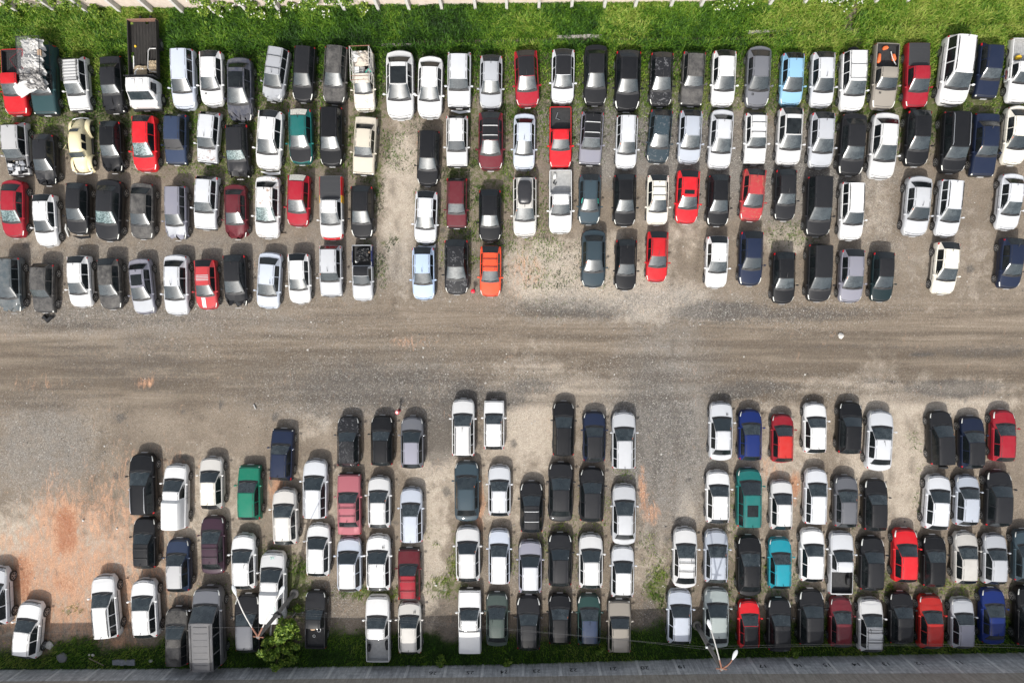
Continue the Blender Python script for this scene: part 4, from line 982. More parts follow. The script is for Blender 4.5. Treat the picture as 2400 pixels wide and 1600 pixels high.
BL = {  # blobs: x, y, rx, ry, strength (photo survey coordinates of each patch of soil)
 'tan': [(1350, 640, 190, 85, 1.0), (1500, 705, 150, 45, .9), (1250, 965, 110, 130, .9), (1400, 922, 150, 45, .95), (945, 470, 48, 210, .75), (945, 350, 45, 70, .8),
         (2060, 1020, 60, 190, .85), (2120, 1090, 70, 170, .75), (1830, 1080, 120, 160, .6), (2200, 940, 200, 50, .8), (2000, 910, 160, 30, .6), (1700, 1240, 60, 140, .4), (1900, 1300, 250, 90, .45),
         (1000, 1260, 55, 210, .8), (1190, 1120, 130, 130, .55), (1010, 1090, 80, 60, .7), (460, 1180, 150, 130, .6), (120, 1330, 230, 150, .75), (760, 1180, 130, 130, .5), (720, 1000, 60, 40, .5),
         (1520, 1290, 60, 110, .5), (1610, 1190, 25, 40, .8), (1480, 620, 100, 120, .4), (2330, 1130, 60, 200, .4), (1830, 560, 90, 40, .6), (2060, 480, 50, 90, .55), (1590, 560, 110, 70, .45), (2250, 620, 160, 140, .35), (110, 540, 140, 50, .4), (1650, 970, 30, 40, .3)],
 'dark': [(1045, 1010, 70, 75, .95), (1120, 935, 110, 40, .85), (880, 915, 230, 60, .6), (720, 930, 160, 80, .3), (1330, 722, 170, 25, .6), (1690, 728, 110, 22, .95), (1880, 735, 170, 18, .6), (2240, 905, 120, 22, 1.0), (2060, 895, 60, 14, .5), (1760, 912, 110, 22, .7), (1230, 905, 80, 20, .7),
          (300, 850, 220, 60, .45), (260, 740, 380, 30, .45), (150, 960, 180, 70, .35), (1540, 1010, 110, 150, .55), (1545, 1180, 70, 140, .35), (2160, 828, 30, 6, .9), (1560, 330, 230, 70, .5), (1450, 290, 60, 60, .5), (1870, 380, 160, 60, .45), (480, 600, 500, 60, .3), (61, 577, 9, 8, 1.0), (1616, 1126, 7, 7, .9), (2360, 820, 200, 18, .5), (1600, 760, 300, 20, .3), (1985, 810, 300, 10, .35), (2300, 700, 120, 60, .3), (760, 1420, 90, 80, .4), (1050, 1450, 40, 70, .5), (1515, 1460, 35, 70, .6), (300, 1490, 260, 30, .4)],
 'orange': [(160, 1245, 30, 70, 1.0), (150, 1230, 70, 90, .55), (55, 1350, 35, 55, .9), (65, 1330, 70, 90, .5), (150, 1370, 30, 30, .7), (160, 1370, 230, 150, .55), (260, 1260, 150, 130, .42), (330, 1130, 110, 80, .3), (225, 1230, 40, 90, .45), (330, 1350, 60, 60, .45), (1510, 1155, 9, 60, .6), (1525, 1200, 22, 22, .5), (1126, 1195, 12, 60, .6), (1865, 1140, 14, 40, .7), (1815, 1090, 40, 40, .3), (340, 893, 26, 14, .45), (650, 1150, 20, 50, .6), (965, 800, 40, 12, .3), (1215, 640, 40, 50, .35), (280, 1505, 40, 14, .5), (90, 900, 60, 20, .2)],
 'weed': [(300, 250, 420, 110, .75), (620, 330, 330, 120, .65), (870, 330, 30, 260, .75), (1085, 330, 30, 220, .8), (1160, 390, 70, 150, .65), (1210, 230, 120, 110, .7), (1420, 190, 220, 80, .9), (1760, 185, 320, 80, .9), (2180, 215, 280, 100, .9), (1350, 300, 160, 80, .5), (2250, 330, 160, 60, .45), (2050, 300, 90, 60, .3), (1120, 560, 90, 110, .5), (1260, 560, 50, 120, .35), (1260, 700, 50, 60, .35), (1330, 650, 80, 90, .3),
          (690, 1370, 50, 90, .9), (640, 1290, 60, 50, .5), (870, 1390, 90, 22, .8), (1080, 1310, 26, 90, .75), (1050, 1380, 70, 26, .7), (1010, 1240, 30, 60, .4), (1540, 1370, 26, 60, .8), (1530, 1290, 40, 40, .35), (1260, 1290, 80, 90, .4), (1370, 1250, 60, 120, .4), (1700, 1230, 50, 150, .35), (1880, 1370, 300, 50, .45), (2150, 1370, 260, 40, .55), (2140, 1090, 20, 120, .35), (1460, 1110, 20, 120, .4), (1800, 1330, 40, 50, .45), (1990, 1300, 20, 120, .35), (880, 600, 24, 120, .4), (1000, 450, 20, 160, .45), (1860, 540, 70, 40, .4), (920, 560, 20, 20, .5), (1000, 560, 20, 20, .4), (170, 1425, 30, 14, .5), (500, 1390, 60, 30, .4)],
 'grey': [(1500, 310, 230, 110, 1.0), (1840, 400, 220, 110, .9), (1600, 460, 90, 60, .7), (1560, 1010, 150, 240, .8), (1250, 1330, 120, 60, .4), (100, 1050, 130, 110, .6), (300, 740, 480, 60, .5), (600, 620, 700, 90, .45), (860, 900, 320, 90, .5), (2100, 560, 300, 140, .3), (1500, 720, 300, 40, .5)],
 'grav': [(1500, 300, 220, 90, 1.0), (1830, 390, 200, 90, 1.0), (1600, 440, 60, 60, .6), (1400, 320, 60, 90, .7), (2050, 500, 70, 120, .6), (1420, 700, 260, 60, .8), (1850, 735, 260, 40, .9), (900, 920, 350, 80, .7), (1540, 1010, 140, 230, .8), (300, 730, 500, 50, .7), (800, 800, 500, 60, .5), (1300, 1340, 260, 70, .5), (780, 1400, 90, 60, 1.0), (1510, 1460, 50, 60, .6), (1950, 915, 300, 40, .6), (100, 1050, 150, 120, .6), (1250, 880, 500, 40, .7), (600, 650, 700, 60, .5), (480, 1400, 60, 50, .6)],
}
_r = random.Random(77)
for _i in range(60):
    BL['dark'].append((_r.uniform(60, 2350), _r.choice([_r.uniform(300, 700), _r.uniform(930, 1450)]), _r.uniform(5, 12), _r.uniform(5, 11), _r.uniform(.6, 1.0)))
def mask(name, X, Y, seed):
    wx = (vnoise(X, Y, .012, seed)-.5)*90; wy = (vnoise(X, Y, .012, seed+1)-.5)*70
    out = np.zeros_like(X)
    for (cx, cy, rx, ry, s_) in BL[name]:
        k = min(1, min(rx, ry)/45)
        d = ((X+wx*k-cx)/rx)**2+((Y+wy*k-cy)/ry)**2
        out = np.maximum(out, s_*sstep(1.75, .35, np.sqrt(d)))
    return out
def grass_edge(X): return np.interp(X, [0, 500, 900, 1300, 1500, 1800, 2100, 2400], [225, 215, 190, 172, 158, 150, 165, 172])
def wall_y(X): return np.interp(X, [0, 600, 1160, 1700, 2300, 2400], [1569, 1564, 1557, 1541, 1530, 1528])
def full_grass(X, Y):
    n = (vnoise(X, Y, .02, 91)-.5)*50
    g = np.maximum(sstep(22, -22, Y+n*.6-118), .66*sstep(60, -70, Y+n*1.6-grass_edge(X)))
    n2 = (vnoise(X, Y, .02, 95)-.5)*60
    g2 = sstep(1478, 1520, Y+n2+np.interp(X, [0, 600, 1000, 1600, 2400], [-22, 10, 6, 30, 45]))
    path = sstep(1.6, .5, np.sqrt(((X-(1995+(Y-40)*.10+12*np.sin(Y*.08)))/13)**2+((Y-55)/75)**2))
    trench = np.exp(-((Y-np.interp(X, [850, 1300, 1750, 2050, 2400], [101, 95, 92, 66, 60]))/6.0)**2)*sstep(840, 900, X)*.85
    return np.clip(np.maximum(g*(1-path*.9)*(1-trench), g2), 0, 1)
def tracks(X, Y):
    r = np.random.default_rng(17); out = np.zeros_like(X)
    for k in range(13):
        b_ = r.uniform(740, 900); ys_ = [b_+r.uniform(20, 60), b_+r.uniform(0, 25), b_+r.uniform(-8, 8), b_+r.uniform(-10, 10), b_+r.uniform(-14, 14)]
        xx = np.linspace(-200, 2600, 5); yy = np.interp(X, xx, ys_)+6*np.sin(X/260+k); on = vnoise(X*.01+k, Y*0+k, .45, 200+k, 2)
        for o_ in (0, 52):
            out = np.maximum(out, np.exp(-((Y-yy-o_)/r.uniform(6, 12))**2)*sstep(.42, .60, on))
    for (x0, y0, x1, y1) in ((1570, 840, 1585, 560), (1622, 840, 1636, 560), (930, 760, 925, 420), (975, 760, 968, 430), (470, 1010, 380, 930), (520, 1020, 420, 925), (2080, 900, 2090, 1200), (2130, 900, 2135, 1200), (1540, 900, 1530, 1300), (1590, 900, 1578, 1150), (230, 1420, 300, 1000), (170, 1400, 240, 1000), (2060, 720, 2050, 440)):
        f_ = np.clip((Y-y0)/(y1-y0), 0, 1); xx = x0+(x1-x0)*f_+6*np.sin(Y/40)
        out = np.maximum(out, .75*np.exp(-((X-xx)/8)**2)*((Y-y0)*(Y-y1) < 0)*sstep(.35, .6, vnoise(X, Y, .03, 230)))
    return out
def all_masks(x, y):
    X, Y = proj_np(x, y, np.zeros_like(x))
    far = sstep(2500, 3200, np.abs(X-1200))
    tan = mask('tan', X, Y, 11); dark = mask('dark', X, Y, 21); org = mask('orange', X, Y, 31); weed = mask('weed', X, Y, 41); grav = mask('grav', X, Y, 51)
    fg = full_grass(X, Y)
    road = sstep(660, 740, Y)*sstep(985, 890, Y)
    return X, Y, tan, dark, org, np.maximum(weed, fg), grav, fg, road
xs = np.concatenate([[-900, -400, -160, -90, -60], np.arange(-44, 44.01, .22), [60, 90, 160, 400, 900]])
ys = np.concatenate([[-900, -400, -160, -80, -45], np.arange(-32, 28.01, .22), [45, 80, 160, 400, 900]])
GX, GY = np.meshgrid(xs, ys, indexing='ij')
X, Y, tan, dark, org, weed, grav, fg, road = all_masks(GX, GY)
GZ = (vnoise(GX, GY, .25, 71)-.5)*.07-.035
GZ[(np.abs(GX) > 50) | (GY > 30) | (GY < -34)] = -.05
nx, ny = GX.shape
me = bpy.data.meshes.new('ground')
co = np.stack([GX, GY, GZ], -1).reshape(-1, 3)
ii = np.arange(nx*ny).reshape(nx, ny)
fc = np.stack([ii[:-1, :-1], ii[1:, :-1], ii[1:, 1:], ii[:-1, 1:]], -1).reshape(-1, 4)
me.vertices.add(len(co)); me.vertices.foreach_set('co', co.ravel().astype(np.float32))
me.loops.add(fc.size); me.loops.foreach_set('vertex_index', fc.ravel().astype(np.int32))
me.polygons.add(len(fc)); me.polygons.foreach_set('loop_start', np.arange(0, fc.size, 4, dtype=np.int32))
me.update(calc_edges=True)
for nm, chs in (('soil', (tan, dark, org, road)), ('cover', (weed, grav, fg, tracks(X, Y)))):
    at = me.attributes.new(nm, 'FLOAT_COLOR', 'POINT')
    at.data.foreach_set('color', np.stack(chs, -1).reshape(-1).astype(np.float32))
at = me.attributes.new('stone', 'FLOAT', 'POINT'); at.data.foreach_set('value', mask('grey', X, Y, 61).reshape(-1).astype(np.float32))
me.polygons.foreach_set('use_smooth', [True]*len(fc))
gm, t, p = newmat('dirt_gravel_ground')
tc = N(t, 'ShaderNodeTexCoord'); P_ = tc.outputs['Object']
a1 = N(t, 'ShaderNodeAttribute', attribute_name='soil'); s1_ = N(t, 'ShaderNodeSeparateColor'); t.links.new(a1.outputs['Color'], s1_.inputs[0])
a2 = N(t, 'ShaderNodeAttribute', attribute_name='cover'); s2_ = N(t, 'ShaderNodeSeparateColor'); t.links.new(a2.outputs['Color'], s2_.inputs[0])
n1 = noise(t, .35, 6, .68, P_); n2 = noise(t, 2.2, 5, .7, P_); n3 = noise(t, 11, 4, .75, P_); n4 = noise(t, 30, 2, .8, P_)
mp = N(t, 'ShaderNodeMapping'); mp.inputs['Scale'].default_value = (.05, 1.1, 1); mp.inputs['Rotation'].default_value = (0, 0, math.radians(-2.5)); t.links.new(P_, mp.inputs[0])
st_ = noise(t, 1.5, 6, .72, mp.outputs[0], dist=.35)
base = mix(t, ramp(t, n1, [(.3, 0.0), (.7, 1.0)]), (.165, .133, .101), (.265, .220, .170))
streak = ramp(t, st_, [(.32, (.105, .082, .060)), (.50, (.205, .165, .124)), (.68, (.310, .258, .200))])
base = mix(t, math_(t, 'MULTIPLY', a1.outputs['Alpha'], .75), base, streak)
hn = noise(t, 1.1, 9, .74, P_, dist=.5); hn2 = noise(t, 3.4, 8, .76, P_, dist=.8)
def brk(msk, nz, gain, lo, hi): return ramp(t, math_(t, 'ADD', msk, math_(t, 'MULTIPLY', math_(t, 'SUBTRACT', nz, .5), gain)), [(lo, 0.0), (hi, 1.0)])
tanm = brk(s1_.outputs[0], hn, 1.6, .30, .72)
base = mix(t, math_(t, 'MULTIPLY', tanm, .9), base, mix(t, n2, (.36, .30, .235), (.54, .475, .39)))
a3 = N(t, 'ShaderNodeAttribute', attribute_name='stone'); base = mix(t, math_(t, 'MULTIPLY', brk(a3.outputs['Fac'], hn, 1.2, .2, .8), .8), base, mix(t, n3, (.165, .152, .135), (.285, .268, .243)))
base = mix(t, math_(t, 'MULTIPLY', a2.outputs['Alpha'], .62), base, mix(t, hn2, (.055, .043, .032), (.13, .104, .078)))
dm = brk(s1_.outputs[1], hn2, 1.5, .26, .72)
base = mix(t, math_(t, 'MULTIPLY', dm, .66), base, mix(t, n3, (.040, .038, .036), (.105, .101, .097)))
mpo = N(t, 'ShaderNodeMapping'); mpo.inputs['Scale'].default_value = (1.5, .5, 1); t.links.new(P_, mpo.inputs[0])
no = noise(t, 1.6, 9, .78, mpo.outputs[0], dist=1.2)
om = brk(s1_.outputs[2], no, 2.2, .22, .66)
od = brk(s1_.outputs[2], hn2, 2.0, .62, 1.05)
base = mix(t, math_(t, 'MULTIPLY', om, .93), base, mix(t, ramp(t, no, [(.38, 0.0), (.62, 1.0)]), (.36, .165, .088), (.54, .325, .205)))
base = mix(t, math_(t, 'MULTIPLY', od, .62), base, mix(t, hn2, (.17, .052, .026), (.38, .15, .075)))
# gravel: pale and dark stones
v1 = N(t, 'ShaderNodeTexVoronoi'); v1.inputs['Scale'].default_value = 8.5; t.links.new(P_, v1.inputs['Vector'])
v2 = N(t, 'ShaderNodeTexVoronoi'); v2.inputs['Scale'].default_value = 17; t.links.new(P_, v2.inputs['Vector'])
sc1 = N(t, 'ShaderNodeSeparateColor'); t.links.new(v1.outputs['Color'], sc1.inputs[0]); sc2 = N(t, 'ShaderNodeSeparateColor'); t.links.new(v2.outputs['Color'], sc2.inputs[0])
gk = math_(t, 'ADD', math_(t, 'MULTIPLY', s2_.outputs[1], .7), .18)
gk = math_(t, 'MULTIPLY', gk, ramp(t, noise(t, 1.3, 4, .7, P_), [(.35, .25), (.65, 1.0)]))
w1 = math_(t, 'MULTIPLY', math_(t, 'GREATER_THAN', sc2.outputs[0], .80), gk)
base = mix(t, math_(t, 'MULTIPLY', w1, .55), base, (.52, .50, .46))
w2 = math_(t, 'MULTIPLY', math_(t, 'LESS_THAN', sc2.outputs[1], .34), gk)
base = mix(t, math_(t, 'MULTIPLY', w2, .70), base, (.055, .052, .048))
base = mix(t, .75, base, mix(t, ramp(t, n4, [(.3, 0.0), (.7, 1.0)]), .42, 1.55), 'MULTIPLY')
base = mix(t, .6, base, mix(t, ramp(t, n3, [(.3, 0.0), (.7, 1.0)]), .62, 1.35), 'MULTIPLY')
# weeds and moss
wn = noise(t, 2.6, 10, .80, P_, dist=.7)
wmk = brk(s2_.outputs[0], wn, 3.4, .50, .82)
wc = mix(t, n2, mix(t, n4, (.028, .055, .009), (.085, .14, .022)), mix(t, n3, (.060, .068, .016), (.12, .118, .040)))
base = mix(t, math_(t, 'MULTIPLY', wmk, .84), base, wc)
base = mix(t, s2_.outputs[2], base, mix(t, n3, (.012, .028, .006), (.035, .070, .012)))
t.links.new(base, p.inputs['Base Color']); p.inputs['Roughness'].default_value = .93; p.inputs['Specular IOR Level'].default_value = .25
bp = N(t, 'ShaderNodeBump'); bp.inputs['Strength'].default_value = .55; bp.inputs['Distance'].default_value = .05
t.links.new(math_(t, 'ADD', n3, math_(t, 'ADD', n4, math_(t, 'MULTIPLY', v2.outputs['Distance'], .6))), bp.inputs['Height']); t.links.new(bp.outputs[0], p.inputs['Normal'])
me.materials.append(gm); g = link('ground', me); tag(g, kind='structure')

# ---------------------------------------------------------------- loose stones and grass (nobody could count them)
def fast_mesh(name, co, tris, mat, attr=None):
    me = bpy.data.meshes.new(name)
    me.vertices.add(len(co)); me.vertices.foreach_set('co', co.ravel().astype(np.float32))
    me.loops.add(tris.size); me.loops.foreach_set('vertex_index', tris.ravel().astype(np.int32))
    me.polygons.add(len(tris)); me.polygons.foreach_set('loop_start', np.arange(0, tris.size, tris.shape[1], dtype=np.int32))
    me.update(calc_edges=True)
    if attr is not None:
        a_ = me.attributes.new('tone', 'FLOAT', 'POINT'); a_.data.foreach_set('value', attr.astype(np.float32))
    me.materials.append(mat); return me
def attr_ramp_mat(name, stops, rough, pos_scale=.5, transl=0, wob=.35):
    m, t, p = newmat(name); a = N(t, 'ShaderNodeAttribute', attribute_name='tone'); tc = N(t, 'ShaderNodeTexCoord')
    f = math_(t, 'ADD', a.outputs['Fac'], math_(t, 'MULTIPLY', math_(t, 'SUBTRACT', noise(t, pos_scale, 4, .6, tc.outputs['Object']), .5), wob*2))
    c = ramp(t, f, stops); t.links.new(c, p.inputs['Base Color']); p.inputs['Roughness'].default_value = rough; p.inputs['Specular IOR Level'].default_value = .3
    if transl:
        tr_ = N(t, 'ShaderNodeBsdfTranslucent'); t.links.new(c, tr_.inputs[0]); ms = N(t, 'ShaderNodeMixShader'); ms.inputs[0].default_value = transl
        out_ = t.nodes['Material Output']; t.links.new(p.outputs[0], ms.inputs[1]); t.links.new(tr_.outputs[0], ms.inputs[2]); t.links.new(ms.outputs[0], out_.inputs[0])
    return m
# stones
n0 = 60000; x = RNG.uniform(-40, 40, n0); y = RNG.uniform(-25.5, 23, n0)
_, _, tn_, dk_, og_, wd_, gv_, fg_, rd_ = all_masks(x, y)
keep = RNG.random(n0) < (.03+.55*gv_+.08*tn_)*(1-fg_)*(.45+.9*(vnoise(x, y, .5, 77) > .5)); x, y = x[keep], y[keep]; n_ = len(x)
sz = RNG.gamma(2.0, .010, n_)+.012; an = RNG.uniform(0, 6.28, n_)
B = np.array([[1, 0, 0], [0, .8, 0], [-1, 0, 0], [0, -.9, 0], [.1, .1, .75]]); ca, sa = np.cos(an), np.sin(an)
V = np.stack([x[:, None]+sz[:, None]*(B[:, 0]*ca[:, None]-B[:, 1]*sa[:, None]), y[:, None]+sz[:, None]*(B[:, 0]*sa[:, None]+B[:, 1]*ca[:, None]), (-.02+sz[:, None]*B[:, 2]*1.0)], -1)
TR = (np.array([[0, 1, 4], [1, 2, 4], [2, 3, 4], [3, 0, 4]])[None]+5*np.arange(n_)[:, None, None]).reshape(-1, 3)
smat = attr_ramp_mat('loose_stone', [(.0, (.05, .048, .045)), (.45, (.20, .18, .155)), (1.0, (.50, .48, .44))], .9, 3, 0, .1)
so = link('gravel', fast_mesh('gravel', V.reshape(-1, 3), TR, smat, np.repeat(np.clip(RNG.beta(1.6, 1.1, n_), 0, 1), 5))); tag(so, 'loose pale and dark stones strewn over the lot', 'gravel', kind='stuff')
# grass
def blades(n0, box, seed, dens, h0, h1, wd):
    r = np.random.default_rng(seed); x = r.uniform(box[0], box[1], n0); y = r.uniform(box[2], box[3], n0)
    PX, PY, tn_, dk_, og_, wd_, gv_, fg_, rd_ = all_masks(x, y)
    pr = dens(PX, PY, wd_, fg_, x, y); k = r.random(n0) < pr; x, y = x[k], y[k]; PY = PY[k]; fg_ = fg_[k]; PX = PX[k]; n_ = len(x)
    clump = vnoise(x, y, .9, seed+3, 3)
    h = (h0+(h1-h0)*r.random(n_))*(.45+1.0*clump)*np.where((PY > 122) & (seed == 301), .45, 1.0); an = r.uniform(0, 6.28, n_)+3*(vnoise(x, y, .35, seed+5)); lean = r.uniform(.35, 1.1, n_)*h
    dx, dy = np.cos(an), np.sin(an); wv = wd*(.6+.8*r.random(n_))
    p0 = np.stack([x-dy*wv, y+dx*wv, np.full(n_, -.04)], -1); p1 = np.stack([x+dy*wv, y-dx*wv, np.full(n_, -.04)], -1)
    q0 = np.stack([x+dx*lean*.45-dy*wv*.7, y+dy*lean*.45+dx*wv*.7, h*.75], -1); q1 = np.stack([x+dx*lean*.45+dy*wv*.7, y+dy*lean*.45-dx*wv*.7, h*.75], -1)
    tp = np.stack([x+dx*lean, y+dy*lean, h*.82], -1)
    V = np.stack([p0, p1, q1, q0, tp], 1).reshape(-1, 3); b_ = 5*np.arange(n_)[:, None, None]
    TR = (np.array([[0, 1, 2], [0, 2, 3], [3, 2, 4]])[None]+b_).reshape(-1, 3)
    bright = sstep(900, 1700, PX)*.16*(PY < 400)
    tone = np.clip(.08+.85*r.random(n_)*(.25+1.1*vnoise(x, y, .30, seed+8))-.05+1.15*(vnoise(x, y, .16, seed+9)-.5)+.6*(vnoise(x, y, 1.7, seed+12, 2)-.5)+.05+bright+(.20 if seed == 303 else 0), 0, 1)
    return V, TR, np.repeat(tone, 5)
GSTOPS = [(.0, (.010, .032, .004)), (.25, (.030, .090, .007)), (.50, (.075, .180, .011)), (.76, (.165, .290, .022)), (1.0, (.32, .38, .075))]
gmat = attr_ramp_mat('grass_blade', GSTOPS, .6, .35, .25, .16)
parts_ = []
parts_.append(blades(470000, (-41, 41, 13.5, 25.5), 301, lambda X, Y, w_, f_, x, y: f_, .18, .62, .026))
parts_.append(blades(260000, (-41, 41, 2, 20), 302, lambda X, Y, w_, f_, x, y: np.clip(w_-.12-f_*.9, 0, .7)*2.6*sstep(.36, .50, vnoise(x, y, .8, 310)), .05, .18, .017))
parts_.append(blades(260000, (-41, 41, -26.6, -8), 303, lambda X, Y, w_, f_, x, y: np.maximum(f_*.95, np.clip(w_-.15, 0, .6)*1.5*sstep(.44, .6, vnoise(x, y, .8, 311)))*(Y < wall_y(X)+4), .06, .28, .018))
off = 0; VV, TT, AA = [], [], []
for V, TR, A_ in parts_: VV.append(V); TT.append(TR+off); AA.append(A_); off += len(V)
go = link('grass', fast_mesh('grass', np.concatenate(VV), np.concatenate(TT), gmat, np.concatenate(AA))); tag(go, 'green grass growing along both walls and between the parked rows', 'grass', kind='stuff')

# ---------------------------------------------------------------- walls
def concrete(name, a, b, cols=(1, 1, 1), stain=.5, courses=0.0, dark=(.05, .05, .05)):
    m, t, p = newmat(name); tc = N(t, 'ShaderNodeTexCoord'); O = tc.outputs['Object']
    c = mix(t, ramp(t, noise(t, 2.4, 9, .82, O), [(.34, 0.0), (.66, 1.0)]), a, b)
    mp = N(t, 'ShaderNodeMapping'); mp.inputs['Scale'].default_value = (3.2, 3.2, .28); t.links.new(O, mp.inputs[0])
    s_ = ramp(t, noise(t, 2.0, 6, .78, mp.outputs[0]), [(.42, 0.0), (.72, 1.0)])
    c = mix(t, math_(t, 'MULTIPLY', s_, stain), c, dark)
    w_ = ramp(t, noise(t, 7, 4, .8, mp.outputs[0]), [(.60, 0.0), (.70, 1.0)]); c = mix(t, math_(t, 'MULTIPLY', w_, min(.8, .8*stain)), c, tuple(min(.8, v*2.0) for v in b))
    if courses:
        sx = N(t, 'ShaderNodeSeparateXYZ'); t.links.new(O, sx.inputs[0])
        fr = math_(t, 'FRACT', math_(t, 'DIVIDE', sx.outputs[2], courses)); ln_ = math_(t, 'LESS_THAN', fr, .10)
        ln_ = math_(t, 'MULTIPLY', ln_, ramp(t, noise(t, .8, 3, .7, O), [(.35, .15), (.6, .9)]))
        c = mix(t, math_(t, 'MULTIPLY', ln_, .55), c, dark)
    t.links.new(c, p.inputs['Base Color']); p.inputs['Roughness'].default_value = .9
    b_ = N(t, 'ShaderNodeBump'); b_.inputs['Strength'].default_value = .4; b_.inputs['Distance'].default_value = .02; t.links.new(noise(t, 9, 4, .7, O), b_.inputs['Height']); t.links.new(b_.outputs[0], p.inputs['Normal'])
    return m
def wall_strip(mb, base, z0, z1, th, mi=0):
    """base: list of (x, y) front face; z0/z1 lists; thickness th in +/- y away from the lot"""
    n_ = len(base); vs = []
    for i, (bx_, by_) in enumerate(base): vs += [(bx_, by_, z0[i]), (bx_, by_, z1[i]), (bx_, by_+th, z1[i]), (bx_, by_+th, z0[i])]
    fs = []
    for i in range(n_-1):
        for a, b in ((0, 1), (1, 2), (2, 3), (3, 0)):
            f_ = (4*i+a, 4*i+b, 4*i+4+b, 4*i+4+a); fs.append(f_ if th < 0 else f_[::-1])
    fs += [(0, 1, 2, 3), tuple(4*(n_-1)+k for k in (3, 2, 1, 0))]
    mb.add(vs, fs, mi)
# lower wall, dark face in its own shade
bw = empty('perimeter_wall', (0, -25, 0)); tag(bw, 'tall grey concrete wall with painted numbers along the bottom row', 'wall')
pxs = [-700, -300, 0, 300, 600, 880, 1160, 1430, 1700, 2000, 2300, 2700, 3100]
def wally(x): return float(np.interp(x, [-700, -300, 0, 600, 1160, 1700, 2300, 2700, 3100], [1584, 1576, 1569, 1564, 1557, 1541, 1530, 1523, 1516]))
base_ = [(unproj(x, wally(x)).x, unproj(x, wally(x)).y+25) for x in pxs]
def hmid(x): return float(np.interp(x, [0, 600, 1200, 1800, 2300], [1.62, 1.65, 1.70, 2.3, 2.75]))
def htop(x): return float(np.interp(x, [0, 1200, 1800, 2300, 3100], [4.1, 4.45, 4.6, 4.7, 4.8]))
C1 = concrete('wall_concrete', (.34, .34, .345), (.72, .715, .71), stain=.8, courses=.42, dark=(.16, .16, .165))
C2 = concrete('wall_upper_render', (.30, .27, .23), (.46, .42, .37), stain=.6, dark=(.12, .105, .085))
mb = MB(); wall_strip(mb, base_, [-.2]*len(pxs), [hmid(x) for x in pxs], -.22); mb.build('lower_wall', [C1], bw)
mb = MB(); wall_strip(mb, [(a, b_-.012) for a, b_ in base_], [hmid(x)+.001 for x in pxs], [htop(x) for x in pxs], -.19); mb.build('upper_wall', [C2], bw)
C3 = concrete('pilaster_concrete', (.58, .57, .56), (.76, .75, .73), stain=.35, dark=(.2, .2, .21))
for jx in [-32, 56, 144, 232, 319, 406, 494, 582, 694, 782, 870, 958, 1047, 1133, 1226, 1312, 1401, 1491, 1578, 1667, 1754, 1841, 1930, 2017, 2110, 2202, 2294, 2389]:
    q_ = unproj(jx, wally(jx)); mb = MB(); h_ = hmid(jx); mb.box((q_.x, q_.y+25-.09, h_/2-.1), (.20, .24, h_+.19)); mb.build('pilaster', [C3], bw)
for jx, num in ((1015, '26'), (1102, '25'), (1182, '24'), (1258, '23'), (1344, '22'), (1436, '21'), (1511, '20'), (1598, '19'), (1788, '17'), (1871, '16'), (1938, '15'), (2007, '14'), (2077, '13'), (2155, '12'), (2247, '11')):
    fz = 1.05 if jx < 1700 else 1.25
    jy = wally(jx)
    for _ in range(3):
        q_ = unproj(jx, jy+float(np.interp(jx, [1000, 2300], [15, 24])), fz)
    q_.y = unproj(q_.x*32+1238, wally(q_.x*32+1238)).y
    cu = bpy.data.curves.new('num', 'FONT'); cu.body = num; cu.size = .62; cu.align_x = 'CENTER'; cu.align_y = 'CENTER'; cu.offset = .006
    to = bpy.data.objects.new('num', cu); COL.objects.link(to); dg = bpy.context.evaluated_depsgraph_get()
    nm_ = bpy.data.meshes.new_from_object(to.evaluated_get(dg)); bpy.data.objects.remove(to)
    nm_.materials.clear(); nm_.materials.append(TRIM); nm_.name = 'painted_number'
    o = link('painted_number', nm_, bw); o.location = (q_.x, q_.y+25+.009, fz); o.rotation_euler = (math.pi/2, 0, math.pi)
# upper wall with buttress posts
tw = empty('boundary_wall', (0, 22, 0)); tag(tw, 'pale pinkish boundary wall with concrete posts behind the grass strip', 'wall')
FOOT = ([-300, 48, 433, 890, 1263, 1640, 2121, 2356, 2700], [30, 34, 36, 31, 25, 22, 10, 1, -8])
def footy(x): return float(np.interp(x, *FOOT))
pxs2 = [-500, -100, 48, 240, 433, 660, 890, 1070, 1263, 1450, 1640, 1880, 2121, 2356, 2700, 3000]
base2 = [(unproj(x, footy(x)).x, unproj(x, footy(x)).y-22+.42) for x in pxs2]
W1 = concrete('pink_render', (.56, .45, .38), (.68, .60, .53), stain=.35, dark=(.30, .26, .22)); W2_ = concrete('post_concrete', (.44, .43, .40), (.62, .60, .57), stain=.3, dark=(.2, .19, .17))
mb = MB(); wall_strip(mb, base2, [-.2]*len(pxs2), [2.3]*len(pxs2), .16); mb.build('wall_panel', [W1], tw)
for jx in (-30, 48, 137, 210, 288, 362, 433, 506, 583, 659, 736, 811, 890, 961, 1037, 1115, 1188, 1263, 1339, 1415, 1487, 1570, 1640, 1722, 1800, 1880, 1965, 2047, 2121, 2190, 2277, 2356, 2440):
    q_ = unproj(jx, footy(jx)); mb = MB(); x, y = q_.x, q_.y-22
    wv = .10; vs = [(x-wv, y, -.2), (x+wv, y, -.2), (x+wv, y+.43, -.2), (x-wv, y+.43, -.2), (x-wv, y+.10, 2.1), (x+wv, y+.10, 2.1), (x+wv, y+.43, 2.45), (x-wv, y+.43, 2.45)]
    mb.add(vs, [(0, 1, 5, 4), (1, 2, 6, 5), (2, 3, 7, 6), (3, 0, 4, 7), (4, 5, 6, 7)]); mb.build('wall_post', [W2_], tw)
